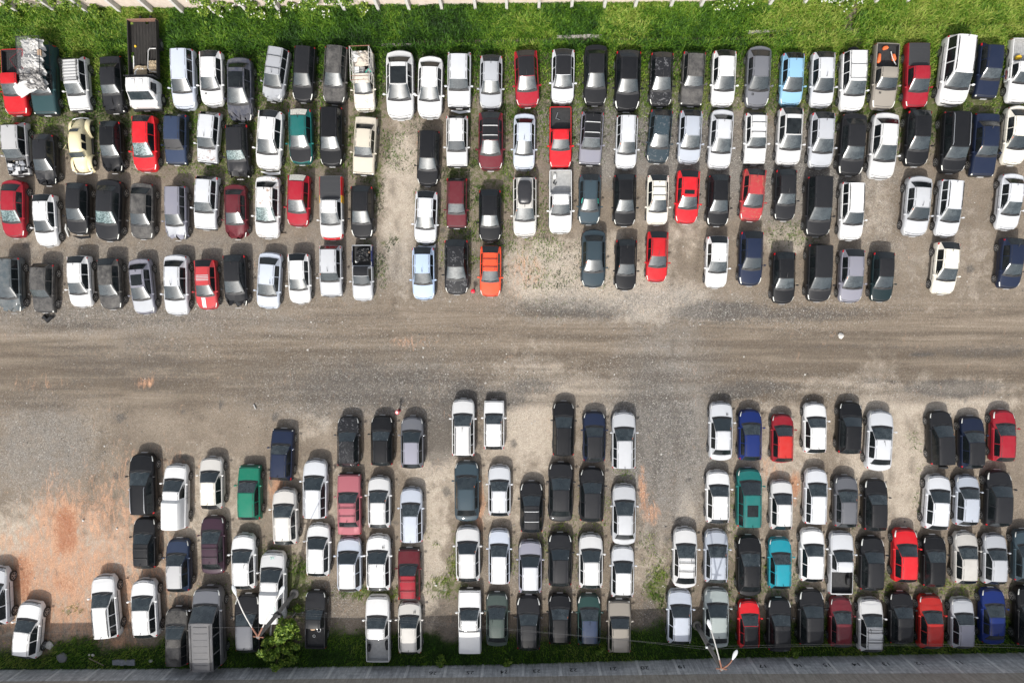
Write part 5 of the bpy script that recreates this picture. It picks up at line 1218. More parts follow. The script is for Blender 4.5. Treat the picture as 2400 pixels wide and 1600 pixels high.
# kerb stones of the old drain in the grass
kc = concrete('kerb_concrete', (.22, .205, .18), (.36, .34, .30), stain=.7, dark=(.12, .11, .09))
for x0, y0, x1, y1, lb in ((895, 107, 965, 106, 'low stretch of drain kerb in the grass behind the white sedan'), (1305, 87, 1412, 85, 'pale kerb stretch showing in the grass above the black roofed silver car'), (1752, 78, 1856, 70, 'pale kerb stretch in the grass above the sky blue hatchback')):
    a, b = unproj(x0, y0, .15), unproj(x1, y1, .15); d = b-a; M = Matrix.Translation(((a+b)/2).xy.to_3d()) @ Matrix.Rotation(math.atan2(d.y, d.x), 4, 'Z')
    mb = MB(); n_ = 4
    for i in range(n_): mb.box((-d.length/2+d.length*(i+.5)/n_, random.uniform(-.03, .03), .10+random.uniform(-.02, .03)), (d.length/n_*.97, .20, .34), 0, M)
    o = mb.build('kerb', [kc]); tag(o, lb, 'kerb')

# ---------------------------------------------------------------- plants
LEAF = attr_ramp_mat('shrub_leaf', [(.0, (.02, .05, .006)), (.35, (.08, .16, .016)), (.7, (.20, .30, .035)), (1.0, (.36, .43, .08))], .5, .8, .25, .2)
BARK = plain('bark', (.10, .075, .05), .9, 0, .4, 8)
FLOWER = plain('white_petal', (.80, .80, .74), .6, 0, .1, 20)
def leafy(name, centers, n, ls, mat, parent, seed, flat=.6):
    r = np.random.default_rng(seed); ci = r.integers(0, len(centers), n); C_ = np.array(centers)
    d = r.normal(size=(n, 3)); d /= np.linalg.norm(d, axis=1)[:, None]; rad = r.random(n)**.45
    Pp = C_[ci, :3]+d*rad[:, None]*C_[ci, 3:4]*np.array([1, 1, .8]); Pp[:, 2] = np.maximum(Pp[:, 2], .03)
    u = r.normal(size=(n, 3)); u[:, 2] *= flat; u /= np.linalg.norm(u, axis=1)[:, None]
    nn = np.stack([r.normal(size=n)*.5, r.normal(size=n)*.5, np.ones(n)], -1); v = np.cross(nn, u); v /= np.linalg.norm(v, axis=1)[:, None]
    s_ = ls*(.6+.8*r.random(n))[:, None]
    V = np.stack([Pp-u*s_, Pp+v*s_*.5, Pp+u*s_, Pp-v*s_*.5], 1).reshape(-1, 3)
    TR = (np.array([[0, 1, 2, 3]])[None]+4*np.arange(n)[:, None, None]).reshape(-1, 4)
    tone = np.clip(.10+.75*r.random(n)*(.4+.8*rad), 0, 1)
    return link(name, fast_mesh(name, V, TR, mat, np.repeat(tone, 4)), parent)
def shrub(px, py, cl, n, ls, label, cat='shrub', name='shrub', seed=1):
    b_ = unproj(px, py); b_.z = 0; root = empty(name, b_); tag(root, label, cat)
    mb = MB(); r = random.Random(seed)
    for (cx, cy, cz, cr) in cl:
        mb.tube([(cx*.1, cy*.1, -.05), (cx*.5, cy*.5, cz*.6), (cx, cy, cz+cr*.3)], [.035, .022, .01], 5)
    mb.build('stems', [BARK], root)
    leafy('foliage', cl, n, ls, LEAF, root, seed); return root
r_ = random.Random(12)
cl = [(r_.uniform(-1.3, 1.1), r_.uniform(-1.6, .4), r_.uniform(.4, 1.9), r_.uniform(.18, .36)) for _ in range(30)]+[(r_.uniform(-.2, 1.1), r_.uniform(.3, 2.2), r_.uniform(.8, 2.3), r_.uniform(.16, .32)) for _ in range(24)]
shrub(672, 1492, cl, 6500, .10, 'bushy yellow green shrub against the numbered wall beside the black pickup', seed=5)
for i, (px, py, s_, lb) in enumerate(((1040, 1543, .45, 'small leafy clump at the numbered wall beside the white lidded pickup'), (1190, 1548, .30, 'tiny leafy tuft at the numbered wall under number 24'), (2042, 1543, .22, 'tiny yellow tuft growing on the numbered wall base'), (1410, 1520, .40, 'low weed clump behind the taupe hatchback by the wall'), (1855, 1527, .40, 'low weed clump at the tail of the black hatchback with white bumper lights'), (735, 1385, .35, 'small bright weed behind the white canopy pickup'), (690, 1425, .40, 'leafy weed by the foot of the left lamp post'))):
    shrub(px, py, [(r_.uniform(-s_, s_), r_.uniform(-s_*.7, s_*.7), r_.uniform(.1, .35), s_*.55) for _ in range(6)], 420, .07, lb, 'weed', 'weed_clump', 60+i)
def creeper(px0, px1, label, seed, flowers=0, n=2600, ydrop=14):
    a = unproj((px0+px1)/2, footy((px0+px1)/2)); root = empty('creeper', (a.x, a.y+.30, 0)); tag(root, label, 'creeper')
    r = random.Random(seed); hw = (px1-px0)/64; cl = []
    for k in range(max(8, int(hw*7))):
        x = r.uniform(-hw, hw); z = r.uniform(.2, 2.4); cl.append((x, r.uniform(-.45, .25)-(.25 if z < 1 else 0), z, r.uniform(.22, .5)))
    leafy('foliage', cl, n, .09, LEAF, root, seed)
    if flowers:
        mb = MB()
        for k in range(flowers):
            c = r.choice(cl); x, y, z = c[0]+r.uniform(-c[3], c[3]), c[1]+r.uniform(-c[3], c[3])-.1, c[2]+c[3]*r.uniform(.3, .8)
            M = Matrix.Translation((x, y, z)) @ Matrix.Rotation(r.uniform(0, 6), 4, 'Z')
            for q_ in range(5):
                A = M @ Matrix.Rotation(q_*2*math.pi/5, 4, 'Z'); mb.add([A @ Vector(v) for v in ((0, 0, .0), (.033, .018, .01), (.05, 0, .008), (.033, -.018, .01))], [(0, 1, 2, 3)])
        mb.build('flowers', [FLOWER], root)
creeper(0, 110, 'vine hanging over the pale wall at its shaded end above the loaded pickup', 21, 0, 1500)
creeper(115, 250, 'ragged vine hanging over the pale wall above the first white hatchback', 22, 0, 1900)
creeper(480, 700, 'thick creeper with small white flowers over the wall above the navy sedan', 23, 130, 5600)
creeper(705, 880, 'creeper with small white flowers over the wall above the pipe cage', 24, 70, 3000)
creeper(1655, 1745, 'small white flowered creeper on the wall above the grey sedan', 25, 60, 1400)
creeper(1870, 2010, 'white flowered creeper on the wall beside the bare path', 26, 80, 2600)

# ---------------------------------------------------------------- lamp posts, cables
POLE = concrete('pole_concrete', (.15, .14, .13), (.25, .24, .22), stain=.5, dark=(.06, .055, .05))
RUST = plain('rusty_pipe', (.22, .10, .065), .75, .1, .45, 6); LAMPW = plain('lamp_housing', (.52, .54, .54), .4, 0, .15, 8); PIPE = plain('galvanised_pipe', (.45, .44, .42), .5, .3, .3, 6)
def lamp_post(base, top, h, heads, label):
    a = unproj(*base); a.z = 0; b = unproj(*top, h); root = empty('street_lamp', a); tag(root, label, 'street lamp')
    T_ = b-a; mb = MB()
    mb.tube([(0, 0, -.1), (T_.x*.5, T_.y*.5, h*.5), (T_.x, T_.y, h)], [.17, .145, .115], 12); mb.build('pole', [POLE], root, 40)
    mb = MB(); mb.lathe([(.34, -.05), (.34, .10), (.30, .14)], 18); mb.build('footing', [plain('footing_concrete', (.30, .28, .25), .9, 0, .25, 5)], root, 30)
    for k, hh in enumerate(heads):
        zz = h+hh[2]; e = unproj(hh[0], hh[1], zz)-a; s_ = Vector((T_.x, T_.y, h-.15)); dirv = Vector((e.x-s_.x, e.y-s_.y, 0)); L_ = dirv.length; dirv.normalize()
        pts = [s_+Vector((0, 0, .1))]
        for i in range(1, 9):
            f_ = i/8; pts.append(Vector((s_.x+(e.x-s_.x)*f_, s_.y+(e.y-s_.y)*f_, s_.z+.1+(e.z-s_.z-.1)*math.sin(f_*math.pi/2))))
        m_ = 3 if not hh[3] else 5
        mb = MB(); mb.tube(pts[:m_], .055, 7); ar = mb.build('lamp_arm', [RUST], root, 50)
        mb = MB(); mb.tube(pts[m_-1:], .042, 7); mb.build('arm_tip', [PIPE if not hh[3] else RUST], ar, 50)
        mb = MB(); n_, m2 = 12, 8; vs = []
        side = Vector((-dirv.y, dirv.x, 0))
        for i in range(n_+1):
            f_ = i/n_; wv = .155*math.sin(math.pi*min(1, f_*.92+.08))**.6*(.55+.6*f_) if i < n_ else .02
            for j in range(m2):
                th = 2*math.pi*j/m2; vs.append(e+dirv*(f_*.72-.05)+side*wv*math.cos(th)+Vector((0, 0, .03+.10*math.sin(th)*(wv/.22))))
        fs = [(i*m2+j, i*m2+(j+1) % m2, (i+1)*m2+(j+1) % m2, (i+1)*m2+j) for i in range(n_) for j in range(m2)]
        mb.add(vs, fs+[tuple(range(m2))[::-1], tuple(n_*m2+j for j in range(m2))]); mb.build('lamp_head', [LAMPW], root, 60)
    mb = MB(); c = Vector((T_.x*.52, T_.y*.52, h*.52)); mb.lathe([(.20, -.10), (.20, .10)], 10, 0, Matrix.Translation(c)); mb.box((c.x+.22, c.y-.05, c.z), (.22, .16, .34)); mb.box((c.x-.22, c.y+.05, c.z+.2), (.14, .12, .14), 1); mb.build('bracket', [DARKSTEEL, LAMPW], root)
    mb = MB(); mb.tube([(T_.x-.35, T_.y, h-.1), (T_.x+.35, T_.y-.06, h-.1)], .05, 6); mb.tube([(T_.x, T_.y-.25, h-.25), (T_.x, T_.y+.25, h-.25)], .05, 6); mb.build('arm_clamp', [RUST], root)
    return a, T_
A_, TA = lamp_post((690, 1390), (604, 1492), 6.5, ((553, 1392, .9, 0), (655, 1392, .9, 0)), 'concrete lamp post with two long curved arms over the white canopy pickup')
B_, TB = lamp_post((1633, 1464), (1692, 1567), 6.5, ((1666, 1473, .7, 0), (1717, 1543, .7, 1)), 'concrete lamp post with one long and one short arm by the numbered wall')
CABLE = plain('cable_sheath', (.09, .09, .09), .7, 0, .1, 3)
def cable(p0, p1, sag, label):
    pts = [Vector(p0).lerp(Vector(p1), i/24)-Vector((0, 0, sag*4*(i/24)*(1-i/24))) for i in range(25)]
    mb = MB(); mb.tube(pts, .006, 5); o = mb.build('power_cable', [CABLE], None, 60); tag(o, label, 'cable', 'overhead cables along the wall')
pa = lambda f_: (A_.x+TA.x*f_, A_.y+TA.y*f_, 6.5*f_); pb = lambda f_: (B_.x+TB.x*f_, B_.y+TB.y*f_, 6.5*f_)
cable(pa(.50), pb(.54), .25, 'thin overhead cable strung highest between the two lamp posts')
cable(pa(.46), pb(.60), .55, 'slack overhead cable sagging between the two lamp posts')
q0 = unproj(-60, 1492, 3.6); cable(pa(.80), q0, .4, 'overhead cable from the double armed lamp post over the ribbed van')
q1 = unproj(2480, 1512, 3.2); cable(pb(.52), q1, .3, 'overhead cable from the short armed lamp post over the red hatchbacks')
q2 = unproj(2480, 1520, 3.4); cable(pb(.58), q2, .5, 'slack overhead cable over the last row toward the far corner')
# ---------------------------------------------------------------- loads, scraps and debris
def worldm(o): return Matrix.Translation(o.location) @ Matrix.Rotation(o.rotation_euler.z, 4, 'Z') @ Matrix.Scale(o.scale.x, 4)
def sheet(name, w_, l_, hf, mat, M, seed, nx=26, ny=34, fold=.16, freq=2.2, thick=.02):
    r = np.random.default_rng(seed); u = np.linspace(-1, 1, nx); v = np.linspace(-1, 1, ny); U, V = np.meshgrid(u, v, indexing='ij')
    ed = 1+.14*(vnoise(U*2+9, V*2+seed, 1.3, seed)-.5)*2
    X = U*w_/2*ed; Y = V*l_/2*ed; n_ = vnoise(X*1.0+seed, Y*1.0+3, freq, seed, 4); rid = 1-np.abs(2*n_-1)
    Z = np.vectorize(hf)(U, V)+fold*(rid**2-.4)*1.6+fold*.6*(vnoise(X+4, Y+8, freq*3, seed+1, 3)-.5)
    X = X+.12*(vnoise(X+2, Y+5, freq, seed+2)-.5); vs = [M @ Vector(c) for c in np.stack([X, Y, Z], -1).reshape(-1, 3)]
    mb = MB(); mb.add(vs, [(i*ny+j, (i+1)*ny+j, (i+1)*ny+j+1, i*ny+j+1) for i in range(nx-1) for j in range(ny-1)])
    o = mb.build(name, [mat], None, 48)
    sm = o.modifiers.new('thick', 'SOLIDIFY'); sm.thickness = thick; return o
TARP = plain('torn_white_tarp', (.52, .51, .49), .55, 0, .35, 3.5); TARPG = plain('dirty_grey_tarp', (.30, .29, .28), .6, 0, .6, 4); CANV = plain('tan_canvas', (.50, .44, .37), .8, 0, .2, 4)
STRAW = plain('straw', (.33, .26, .17), .9, 0, .6, 30); BLACKP = plain('black_plastic_sheet', (.02, .02, .021), .4, 0, .5, 6); ORP = plain('orange_plastic', (.70, .16, .05), .5, 0, .25, 6)
YELP = plain('yellow_plastic', (.70, .45, .03), .5, 0, .25, 6); WHP = plain('white_plastic', (.66, .66, .63), .5, 0, .2, 6); WOOD = plain('weathered_wood', (.20, .16, .12), .85, 0, .35, 7); CARD = plain('cardboard', (.48, .33, .22), .8, 0, .2, 8)
# loaded dark teal pickup
c = car_at('A1', 300, 420); M = worldm(c['o'])
mb = MB(); x, y0, y1, z0, z1 = .74, .05, -2.30, .95, 2.15
for sx in (1, -1):
    for zz in (z0+.25, z1): mb.tube([(sx*x, y0, zz), (sx*x, y1, zz)], .026, 6)
    for k_ in range(4): y = y0+(y1-y0)*k_/3; mb.tube([(sx*x, y, z0-.1), (sx*x, y, z1)], .024, 6)
for y in (y0, y1): mb.tube([(-x, y, z1), (x, y, z1)], .026, 6)
mb.build('cargo_cage', [DARKSTEEL], c['o'], 50)
mb = MB()
for k_ in range(13): mb.tube([(-.1+.06*k_, y0, z1+.01), (-.1+.06*k_, y1, z1+.01)], .004, 4)
for k_ in range(36): y = y0+(y1-y0)*k_/35; mb.tube([(-.1, y, z1+.01), (.72, y, z1+.01)], .004, 4)
mb.build('wire_mesh', [CHROME], c['o'])
o = sheet('tarpaulin', 1.36, 2.25, lambda u, v: 1.62+.35*(1-v*v)*(1-u*u)+.12*math.sin(v*5), TARP, M @ Matrix.Translation((-.02, -1.15, 0)), 31, nx=44, ny=60, fold=.24, freq=2.8); tag(o, 'torn white tarpaulin heaped inside the cage of the dark teal pickup', 'tarpaulin')
o = sheet('tarpaulin', 1.5, 1.25, lambda u, v: 1.62-.30*max(0, v)+.06*math.sin(u*7), TARPG, M @ Matrix.Translation((.12, .22, 0)), 37, nx=40, ny=40, fold=.34, freq=3.4); tag(o, 'dirty grey tarpaulin bundled on the cab roof of the loaded teal pickup', 'tarpaulin')
o = sheet('tarpaulin', 1.9, .70, lambda u, v: 1.78-.34*(v+1)/2-.12*max(0, -u), TARP, M @ Matrix.Translation((.30, .62, 0)) @ Matrix.Rotation(math.radians(28), 4, 'Z'), 41, fold=.09); tag(o, 'white tarp flap draped over the windshield of the loaded teal pickup', 'tarpaulin')
o = MB().box((-.60, -1.35, 1.9), (.22, .34, .12), 0, M).build('cardboard_box', [CARD]); tag(o, 'tan cardboard piece tucked beside the torn white tarpaulin', 'cardboard')
# red pickup, broken frame over bed
c = car_at('A1', 20, 455); M = worldm(c['o'])
mb = MB(); mb.tube([(-.55, -.5, 1.02), (.1, -1.5, 1.05), (-.6, -2.1, 1.0)], .03, 5, 0); mb.tube([(-.72, -.45, 1.0), (-.72, -2.1, 1.0)], .03, 5); mb.v = [tuple(M @ Vector(v)) for v in mb.v]
o = mb.build('metal_bars', [cpaint('maroon')]); tag(o, 'bent dark red metal frame lying over the red pickup bed', 'metal frame')
# pipe cage pickup
c = car_at('A2', 850, 480); M = worldm(c['o'])
mb = MB(); x, y0, y1, z0, z1 = .74, .25, -2.32, .92, 2.05
for sx in (1, -1):
    for zz in (z0+.05, z0+.45, z1): mb.tube([(sx*x, y0, zz), (sx*x, y1, zz)], .024, 6)
    for k_ in range(4): y = y0+(y1-y0)*k_/3; mb.tube([(sx*x, y, z0-.1), (sx*x, y, z1)], .022, 6)
    mb.tube([(sx*x, -1.0, z1), (sx*x, -.6, z0)], .022, 6)
mb.tube([(-x-.12, y1, z1), (x+.05, y1, z1)], .03, 6, 1); mb.tube([(-x, y0, z1), (x, y0, z1)], .022, 6, 1); mb.tube([(-x, y0-.3, z1), (x, y0-.3, z1)], .022, 6, 1)
mb.build('cargo_cage', [plain('white_pipe', (.56, .54, .50), .5, .1, .3, 5), RUST], c['o'], 50)
o = sheet('tarpaulin', 1.22, 1.15, lambda u, v: 1.18+.30*(1-u*u)*(1-v*v), CANV, M @ Matrix.Translation((.05, -1.65, 0)), 51, fold=.15); tag(o, 'crumpled tan canvas piled inside the white pipe cage', 'tarpaulin')
o = sheet('tarpaulin', .8, .8, lambda u, v: 1.34+.15*(1-u*u)*(1-v*v), TARP, M @ Matrix.Translation((.32, -1.75, 0)), 52, fold=.16); tag(o, 'crumpled white sheet on the tan canvas inside the pipe cage', 'tarpaulin')
o = MB().box((.42, -.72, 1.08), (.38, .62, .40), 0, M).build('appliance_box', [WHP]); tag(o, 'dented white box in the front of the pipe cage bed', 'box')
r_ = random.Random(8); mb = MB()
for k_ in range(34): mb.box((r_.uniform(-.6, .25), r_.uniform(-1.0, -.1), r_.uniform(.85, 1.1)), (r_.uniform(.05, .3), r_.uniform(.05, .3), r_.uniform(.04, .2)), r_.choice([0, 0, 1, 2]), M @ Matrix.Rotation(r_.uniform(-.3, .3), 4, 'Z'))
o = mb.build('scrap_heap', [TARPG, DARKSTEEL, WHP]); tag(o, 'heap of grey scrap in front of the tan canvas under the pipe cage', 'scrap heap', kind='stuff')
o = MB().tube([M @ Vector(v) for v in ((-.45, -.25, 2.08), (-.70, -.52, 2.1), (-.86, -.35, 1.9))], .03, 5).build('strap', [plain('green_strap', (.02, .38, .26), .6)]); tag(o, 'green strap knotted to the white pipe cage', 'strap')
# flatbed contents
M = worldm(tr)
o = sheet('straw', 1.0, .75, lambda u, v: 1.04+.10*(1-u*u), STRAW, M @ Matrix.Translation((.30, .55, 0)), 61, fold=.08, freq=6); tag(o, 'straw heap at the front of the flatbed truck bed', 'straw', kind='stuff')
o = sheet('straw', .62, .9, lambda u, v: 1.05+.08*(1-u*u), STRAW, M @ Matrix.Translation((-.62, .25, 0)), 62, fold=.08, freq=6); tag(o, 'second straw heap inside the bent pipe on the flatbed', 'straw', kind='stuff')
o = MB().tube([M @ Vector(v) for v in ((-.95, -1.05, 1.15), (-.50, -1.05, 1.15), (-.36, -.92, 1.12), (-.30, .35, 1.12), (-.50, .62, 1.12), (-.98, .66, 1.15))], .045, 7).build('bent_pipe', [PIPE], None, 50); tag(o, 'bent grey pipe frame lying in the flatbed truck bed', 'pipe')
o = MB().box((.80, -.10, 1.02), (.07, .95, .08), 0, M).build('plastic_strip', [WHP]); tag(o, 'white strip along the sideboard in the flatbed', 'strip')
o = MB().tube([M @ Vector(v) for v in ((.72, .85, 1.05), (.62, .55, 1.12), (.45, .40, 1.1), (.02, .42, 1.12))], .075, 6).build('foam_roll', [WHP], None, 50); tag(o, 'white foam roll on the straw in the flatbed', 'foam')
o = MB().lathe([(.02, 0), (.09, .03), (.07, .09), (.01, .1)], 9, 0, M @ Matrix.Translation((.66, -1.3, .96))).build('plastic_scrap', [YELP], None, 50); tag(o, 'small yellow scrap on the flatbed planks', 'scrap')
# things in pickup beds
def bedthing(key, name, pts, r, mat, label, cat, n=6):
    c = car_at(*key); M = worldm(c['o']); o = MB().tube([M @ Vector(v) for v in pts], r, n).build(name, [mat], None, 50); tag(o, label, cat); return o
def bedbox(key, name, ctr, d, rz, mat, label, cat):
    c = car_at(*key); M = worldm(c['o']) @ Matrix.Translation(ctr) @ Matrix.Rotation(rz, 4, 'Z') @ Matrix.Rotation(.15, 4, 'X')
    mb = MB(); n_ = 9; pr = []
    for zz, k_ in ((-d[2]/2, .9), (-d[2]/4, 1), (d[2]/4, .95), (d[2]/2, .7)):
        pr += [M @ Vector((math.copysign(abs(math.cos(a))**.6, math.cos(a))*d[0]/2*k_*(1+.12*math.sin(3*a)), math.copysign(abs(math.sin(a))**.6, math.sin(a))*d[1]/2*k_, zz)) for a in [2*math.pi*i/n_ for i in range(n_)]]
    mb.add(pr, [(i*n_+k_, i*n_+(k_+1) % n_, (i+1)*n_+(k_+1) % n_, (i+1)*n_+k_) for i in range(3) for k_ in range(n_)]+[tuple(3*n_+k_ for k_ in range(n_)), tuple(range(n_))[::-1]])
    o = mb.build(name, [mat], None, 50); tag(o, label, cat); return o
bedthing(('A3', 340, 980), 'metal_strip', ((.20, -1.9, .68), (.35, -1.45, .70), (.05, -1.35, .72)), .028, CHROME, 'bent pale metal strip in the bed of the red pickup', 'strip')
k_ = ('A4', 950, 400)
bedbox(k_, 'orange_scrap', (.10, -2.0, .74), (.42, .26, .2), .3, ORP, 'orange scrap nearest the tailgate of the taupe pickup', 'scrap')
bedbox(k_, 'orange_scrap', (.52, -1.25, .78), (.26, .75, .22), -.1, ORP, 'long orange scrap beside the bed wall of the taupe pickup', 'scrap')
bedbox(k_, 'orange_scrap', (-.52, -1.35, .76), (.30, .55, .2), .15, ORP, 'orange scrap under the white stick in the taupe pickup bed', 'scrap')
bedthing(k_, 'white_stick', ((-.25, -1.7, .86), (-.35, -1.2, .95), (-.62, -.75, .95)), .03, WHP, 'forked white stick in the taupe pickup bed', 'stick')
bedbox(('A4', 2180, 355), 'yellow_bag', (.25, -.95, .78), (.45, .30, .25), .1, YELP, 'yellow bag in the bed of the white pickup at the photo edge', 'bag')
c = car_at('A4', 2180, 355); M = worldm(c['o']); o = MB().box((1.02, .35, .80), (.05, .95, .42), 0, M).build('sign_board', [WHP]); tag(o, 'white sign board leaning on the pickup door at the photo edge', 'sign')
b2 = MB().box((1.05, .35, .80), (.012, .62, .10), 0, M); b2.box((1.05, .35, .94), (.012, .40, .06), 1, M); b2.build('sign_marks', [cpaint('crimson'), TRIM], o)
k_ = ('B2', 870, 755); M = worldm(car_at(*k_)['o'])
o = sheet('black_sheet', 1.05, 1.05, lambda u, v: .86+.22*(1-u*u)*(1-v*v), BLACKP, M @ Matrix.Translation((-.05, -1.45, 0)), 71, fold=.2, freq=3); tag(o, 'crumpled black plastic in the bed of the blue sided pickup', 'plastic sheet')
bedbox(k_, 'cardboard_piece', (-.50, -1.75, .84), (.22, .4, .16), .2, CARD, 'tan scrap beside the black plastic in the blue sided pickup', 'scrap')
bedbox(k_, 'white_rag', (.45, -.95, .80), (.3, .25, .16), .5, WHP, 'white rag beside the black plastic in the blue sided pickup', 'rag')
k_ = ('B3', 335, 70)
bedbox(k_, 'white_box', (.42, -1.85, .74), (.26, .42, .22), 0, WHP, 'small white box in the metal bed of the white pickup', 'box')
bedthing(k_, 'black_hose', ((.40, -1.55, .72), (.52, -1.35, .74), (.36, -1.22, .74), (.30, -1.40, .74)), .04, TRIM, 'coiled black hose in the metal bed of the white pickup', 'hose')
k_ = ('D2', 445, 720)
bedbox(k_, 'cardboard_piece', (-.22, -.80, .72), (.42, .18, .12), .1, CARD, 'tan cardboard strip in the bed of the black pickup', 'cardboard')
bedthing(k_, 'cable_loop', [(.25+.14*math.cos(a), -.85+.16*math.sin(a), .70) for a in [i*.7 for i in range(10)]], .02, CHROME, 'pale wire loop in the bed of the black pickup', 'wire')
bedthing(k_, 'tape_ring', [(-.15+.10*math.cos(a), -1.35+.10*math.sin(a), .68) for a in [i*.7 for i in range(10)]], .025, WHP, 'small white ring in the bed of the black pickup', 'ring')
k_ = ('D2', 1015, 760)
bedbox(k_, 'black_bundle', (-.62, -1.35, .80), (.2, .55, .25), 0, TRIM, 'black bundle along one bed wall of the white open pickup', 'bundle')
bedbox(k_, 'black_bundle', (.60, -1.15, .78), (.22, .75, .22), .05, TRIM, 'longer black bundle along the mirror side bed wall of the white pickup', 'bundle')
bedbox(('D4', 545, 175), 'tyre_bag', (.50, -1.3, .80), (.3, .7, .3), 0, TRIM, 'black bag in the black bed of the silvery pickup', 'bag')
# debris on the ground
def gp(px, py, z=0): return unproj(px, py, z)
def debris(name, px, py, pts, r, mat, label, cat, n=6):
    b_ = gp(px, py); mb = MB(); mb.tube([Vector(v)+Vector((b_.x, b_.y, 0)) for v in pts], r, n); o = mb.build(name, [mat], None, 50); tag(o, label, cat); return o
debris('broken_bumper', 115, 744, ((-.40, -.05, .12), (-.25, .10, .16), (.05, -.22, .20), (.30, .02, .16), (.42, -.02, .10)), [.10, .16, .20, .14, .08], TRIM, 'broken black bumper shell lying in front of the boxy black hatchback in the front row', 'car part')
debris('bumper_strip', 160, 541, ((-.12, .50, .08), (-.10, .1, .10), (.06, -.45, .06)), [.04, .10, .05], WHP, 'pale bumper strip lying beside a black hatchback in the third row', 'car part')
debris('broken_trim', 441, 545, ((.0, .25, .08), (-.15, 0, .12), (.12, -.35, .06)), [.10, .16, .08], TRIM, 'black broken trim beside the lavender grey wagon', 'car part')
debris('stick', 664, 548, ((-.18, 0, .05), (.18, .01, .05)), .05, WOOD, 'short stick lying by the shattered white sedan', 'stick')
debris('wooden_plank', 227, 1549, ((-.55, .30, .10), (.58, -.25, .10)), .05, WOOD, 'thin wooden plank in the grass by the numbered wall', 'plank', 4)
mb = MB(); b_ = gp(293, 1549); n_ = 6
for i in range(n_): mb.box((b_.x-.85+1.7*(i+.5)/n_, b_.y+.02*(i % 2), .16), (1.7/n_*.98, .36+.04*(i % 3), .12))
mb.build('concrete_slab', [concrete('slab_concrete', (.16, .17, .19), (.26, .27, .29), stain=.4)]); o = COL.objects['concrete_slab']; tag(o, 'grey concrete slab lying in the grass by the numbered wall', 'slab')
def rock(px, py, s_, mat, label, seed, name='rock'):
    b_ = gp(px, py); r = random.Random(seed); mb = MB(); n_ = 9; vs = []
    for i, (k_, z) in enumerate(((.85, -.05), (1.0, .25), (.75, .55), (.3, .7))):
        vs += [Vector((b_.x+math.cos(2*math.pi*j/n_)*s_*k_*r.uniform(.75, 1.2), b_.y+math.sin(2*math.pi*j/n_)*s_*k_*r.uniform(.7, 1.1), z*s_)) for j in range(n_)]
    mb.add(vs, [(i*n_+j, i*n_+(j+1) % n_, (i+1)*n_+(j+1) % n_, (i+1)*n_+j) for i in range(3) for j in range(n_)]+[tuple(3*n_+j for j in range(n_))]); o = mb.build(name, [mat], None, 35); tag(o, label, name)
RK = plain('grey_rock', (.16, .16, .165), .9, 0, .4, 5, bump=.4); RKW = plain('pale_rock', (.52, .50, .46), .9, 0, .25, 6)
rock(148, 1538, .42, RK, 'dark grey rock in the grass behind the lone white hatchback', 3)
rock(116, 1510, .34, RKW, 'pale rubble lump beside the lone white hatchback', 4); rock(209, 1533, .10, RKW, 'smaller of two white stones near the plank', 5); rock(218, 1534, .13, RKW, 'larger of two white stones near the plank', 6)
rock(354, 1547, .17, RKW, 'white stone beyond the concrete slab by the wall', 7); rock(195, 1219, .10, RKW, 'round pale stone on the deep orange soil', 8); rock(274, 1238, .08, RKW, 'small pale stone on the orange soil toward the black hatchback', 9); rock(1970, 787, .22, RKW, 'pale mound of gravel on the far road', 10)
rock(516, 1571, .30, plain('broken_brick', (.22, .085, .06), .9, 0, .4, 8), 'heap of broken red brick behind the ribbed van', 11, 'brick_heap')
debris('plastic_piece', 637, 1475, ((.03, .45, .06), (-.02, .1, .08), (-.08, -.35, .06)), [.03, .06, .09], WHP, 'white plastic piece on the soil beside the double armed lamp post', 'plastic')
debris('stick', 688, 1440, ((.35, .42, .08), (-.30, -.45, .06)), .025, PIPE, 'thin grey pole lying in the weeds by the black pickup', 'pole')
debris('plastic_piece', 1022, 1370, ((-.08, .02, .05), (.08, -.02, .05)), .06, WHP, 'scrap of white plastic in the grassy lane between the lower blocks', 'plastic')
debris('plastic_piece', 597, 953, ((-.06, .18, .04), (.08, -.15, .04)), .05, PIPE, 'grey metal scrap on the road near the single navy hatchback', 'scrap')
def marker(px, py, h, label, white):
    b_ = gp(px, py); root = empty('marker_post', (b_.x, b_.y, 0)); tag(root, label, 'marker post', 'red marker posts')
    mb = MB(); mb.lathe([(.13, 0), (.13, .05), (.07, .06), (.065, h-.14)], 12); mb.build('post', [plain('dark_red_post', (.16, .008, .015), .5)], root, 40)
    mb = MB(); mb.lathe([(.13, h-.20), (.16, h-.12), (.15, h-.04), (.09, h)], 14); mb.build('cap', [plain('red_cap', (.62, .008, .03), .4)], root, 40)
    if white: mb = MB(); mb.lathe([(.10, h), (.10, h+.012), (.055, h+.013)], 14); mb.build('cap_ring', [WHP], root, 40)
marker(936, 962, .95, 'red marker post with a white ring between the black and grey hatchbacks', True)
marker(1110, 683, .75, 'plain red marker post beside the orange hatchback', False)

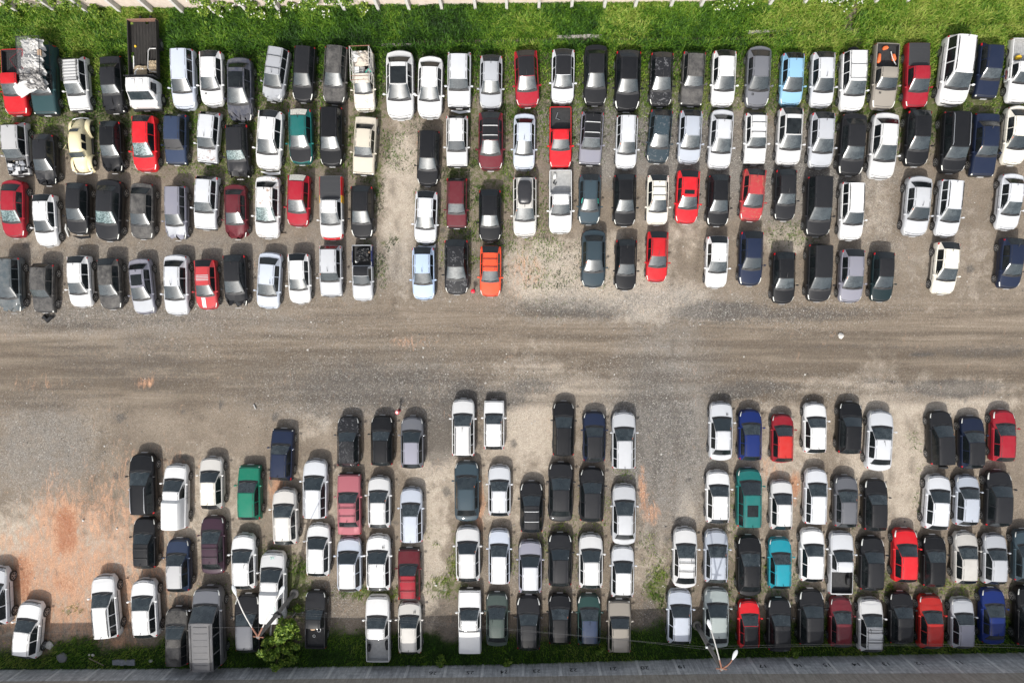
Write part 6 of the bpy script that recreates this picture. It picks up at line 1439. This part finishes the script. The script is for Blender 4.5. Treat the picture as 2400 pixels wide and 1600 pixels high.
# ---------------------------------------------------------------- labels: what sets each vehicle apart
def near(c, dx0, dx1, dy0, dy1):
    best = None
    for d in CARS:
        if d is c: continue
        dx, dy = d['px'][0]-c['px'][0], d['px'][1]-c['px'][1]
        if dx0 < dx < dx1 and dy0 < dy < dy1:
            m_ = dx*dx+dy*dy
            if best is None or m_ < best[0]: best = (m_, d)
    return best[1] if best else None
def rows():
    out = {}
    for up in (False, True):
        cs = sorted([c for c in CARS if c['up'] == up], key=lambda c: c['px'][0])
        for c in cs:
            c['nL'] = near(c, -115, -25, -55, 55); c['nR'] = near(c, 25, 115, -55, 55)
            a_ = near(c, -38, 38, -190, -70); b_ = near(c, -38, 38, 70, 190)
            c['ahead'], c['behind'] = (a_, b_) if up else (b_, a_)
rows()
def sh(c): return (c['col']+' '+c['kind'])
def desc(c): return sh(c)+(' '+c['feat'] if c['feat'] and c['feat'] != '!' else '')
def opts_for(c):
    base = desc(c); L, R, A, B = c['nL'], c['nR'], c['ahead'], c['behind']; o = [base]
    if L and R: o.append(base+', between %s and %s' % (sh(L), sh(R)))
    if L and R and A: o.append(base+', between %s and %s, behind %s' % (sh(L), sh(R), sh(A)))
    if L and R and B: o.append(base+', between %s and %s, in front of %s' % (sh(L), sh(R), sh(B)))
    if B: o.append(base+', in front of '+sh(B))
    if A: o.append(base+', behind '+sh(A))
    if not L and R: o.append(base+', end of its row beside '+sh(R))
    if not R and L: o.append(base+', end of its row beside '+sh(L))
    if A and B: o.append(base+', nose to %s, tail to %s' % (sh(A), sh(B)))
    if L and R and A: o.append(sh(c)+', between %s and %s, behind %s' % (sh(L), sh(R), sh(A)))
    if L and R and B: o.append(sh(c)+', between %s and %s, in front of %s' % (sh(L), sh(R), sh(B)))
    if L and A: o.append(sh(c)+', right of %s and behind %s' % (sh(L), sh(A)))
    if L and B: o.append(sh(c)+', right of %s and in front of %s' % (sh(L), sh(B)))
    if R and A: o.append(sh(c)+', left of %s and behind %s' % (sh(R), sh(A)))
    if L and R and A and not B: o.append(sh(c)+', last in its line, between %s and %s' % (sh(L), sh(R)))
    if L and L['feat'] not in ('', '!'): o.append(sh(c)+', right of the '+desc(L))
    if R and R['feat'] not in ('', '!'): o.append(sh(c)+', left of the '+desc(R))
    if A and A['feat'] not in ('', '!'): o.append(sh(c)+', behind the '+desc(A))
    if B and B['feat'] not in ('', '!'): o.append(sh(c)+', in front of the '+desc(B))
    return [x for x in o if 4 <= len(x.split()) <= 16]
from collections import Counter
cnt = Counter(x for c in CARS for x in set(opts_for(c)))
used = set()
for c in CARS:
    if c['feat'] == '!': 
        if not c['o'].get('label'): c['o']['label'] = 'flatbed truck with rusty white cab and dark plank bed'
        continue
    good = [x for x in opts_for(c) if cnt[x] == 1 and x not in used]
    if not good:
        x = '%s near the %s edge, %s of its block' % (desc(c), 'left' if c['px'][0] < 1200 else 'right', 'top' if c['px'][1] < 784 else 'bottom'); print('LABEL?', x, c['px'], opts_for(c))
        good = [x]
    best = max(good, key=lambda x: (len(c['feat']) > 0 and c['feat'] in x, len(x.split())))
    c['o']['label'] = best; used.add(best)
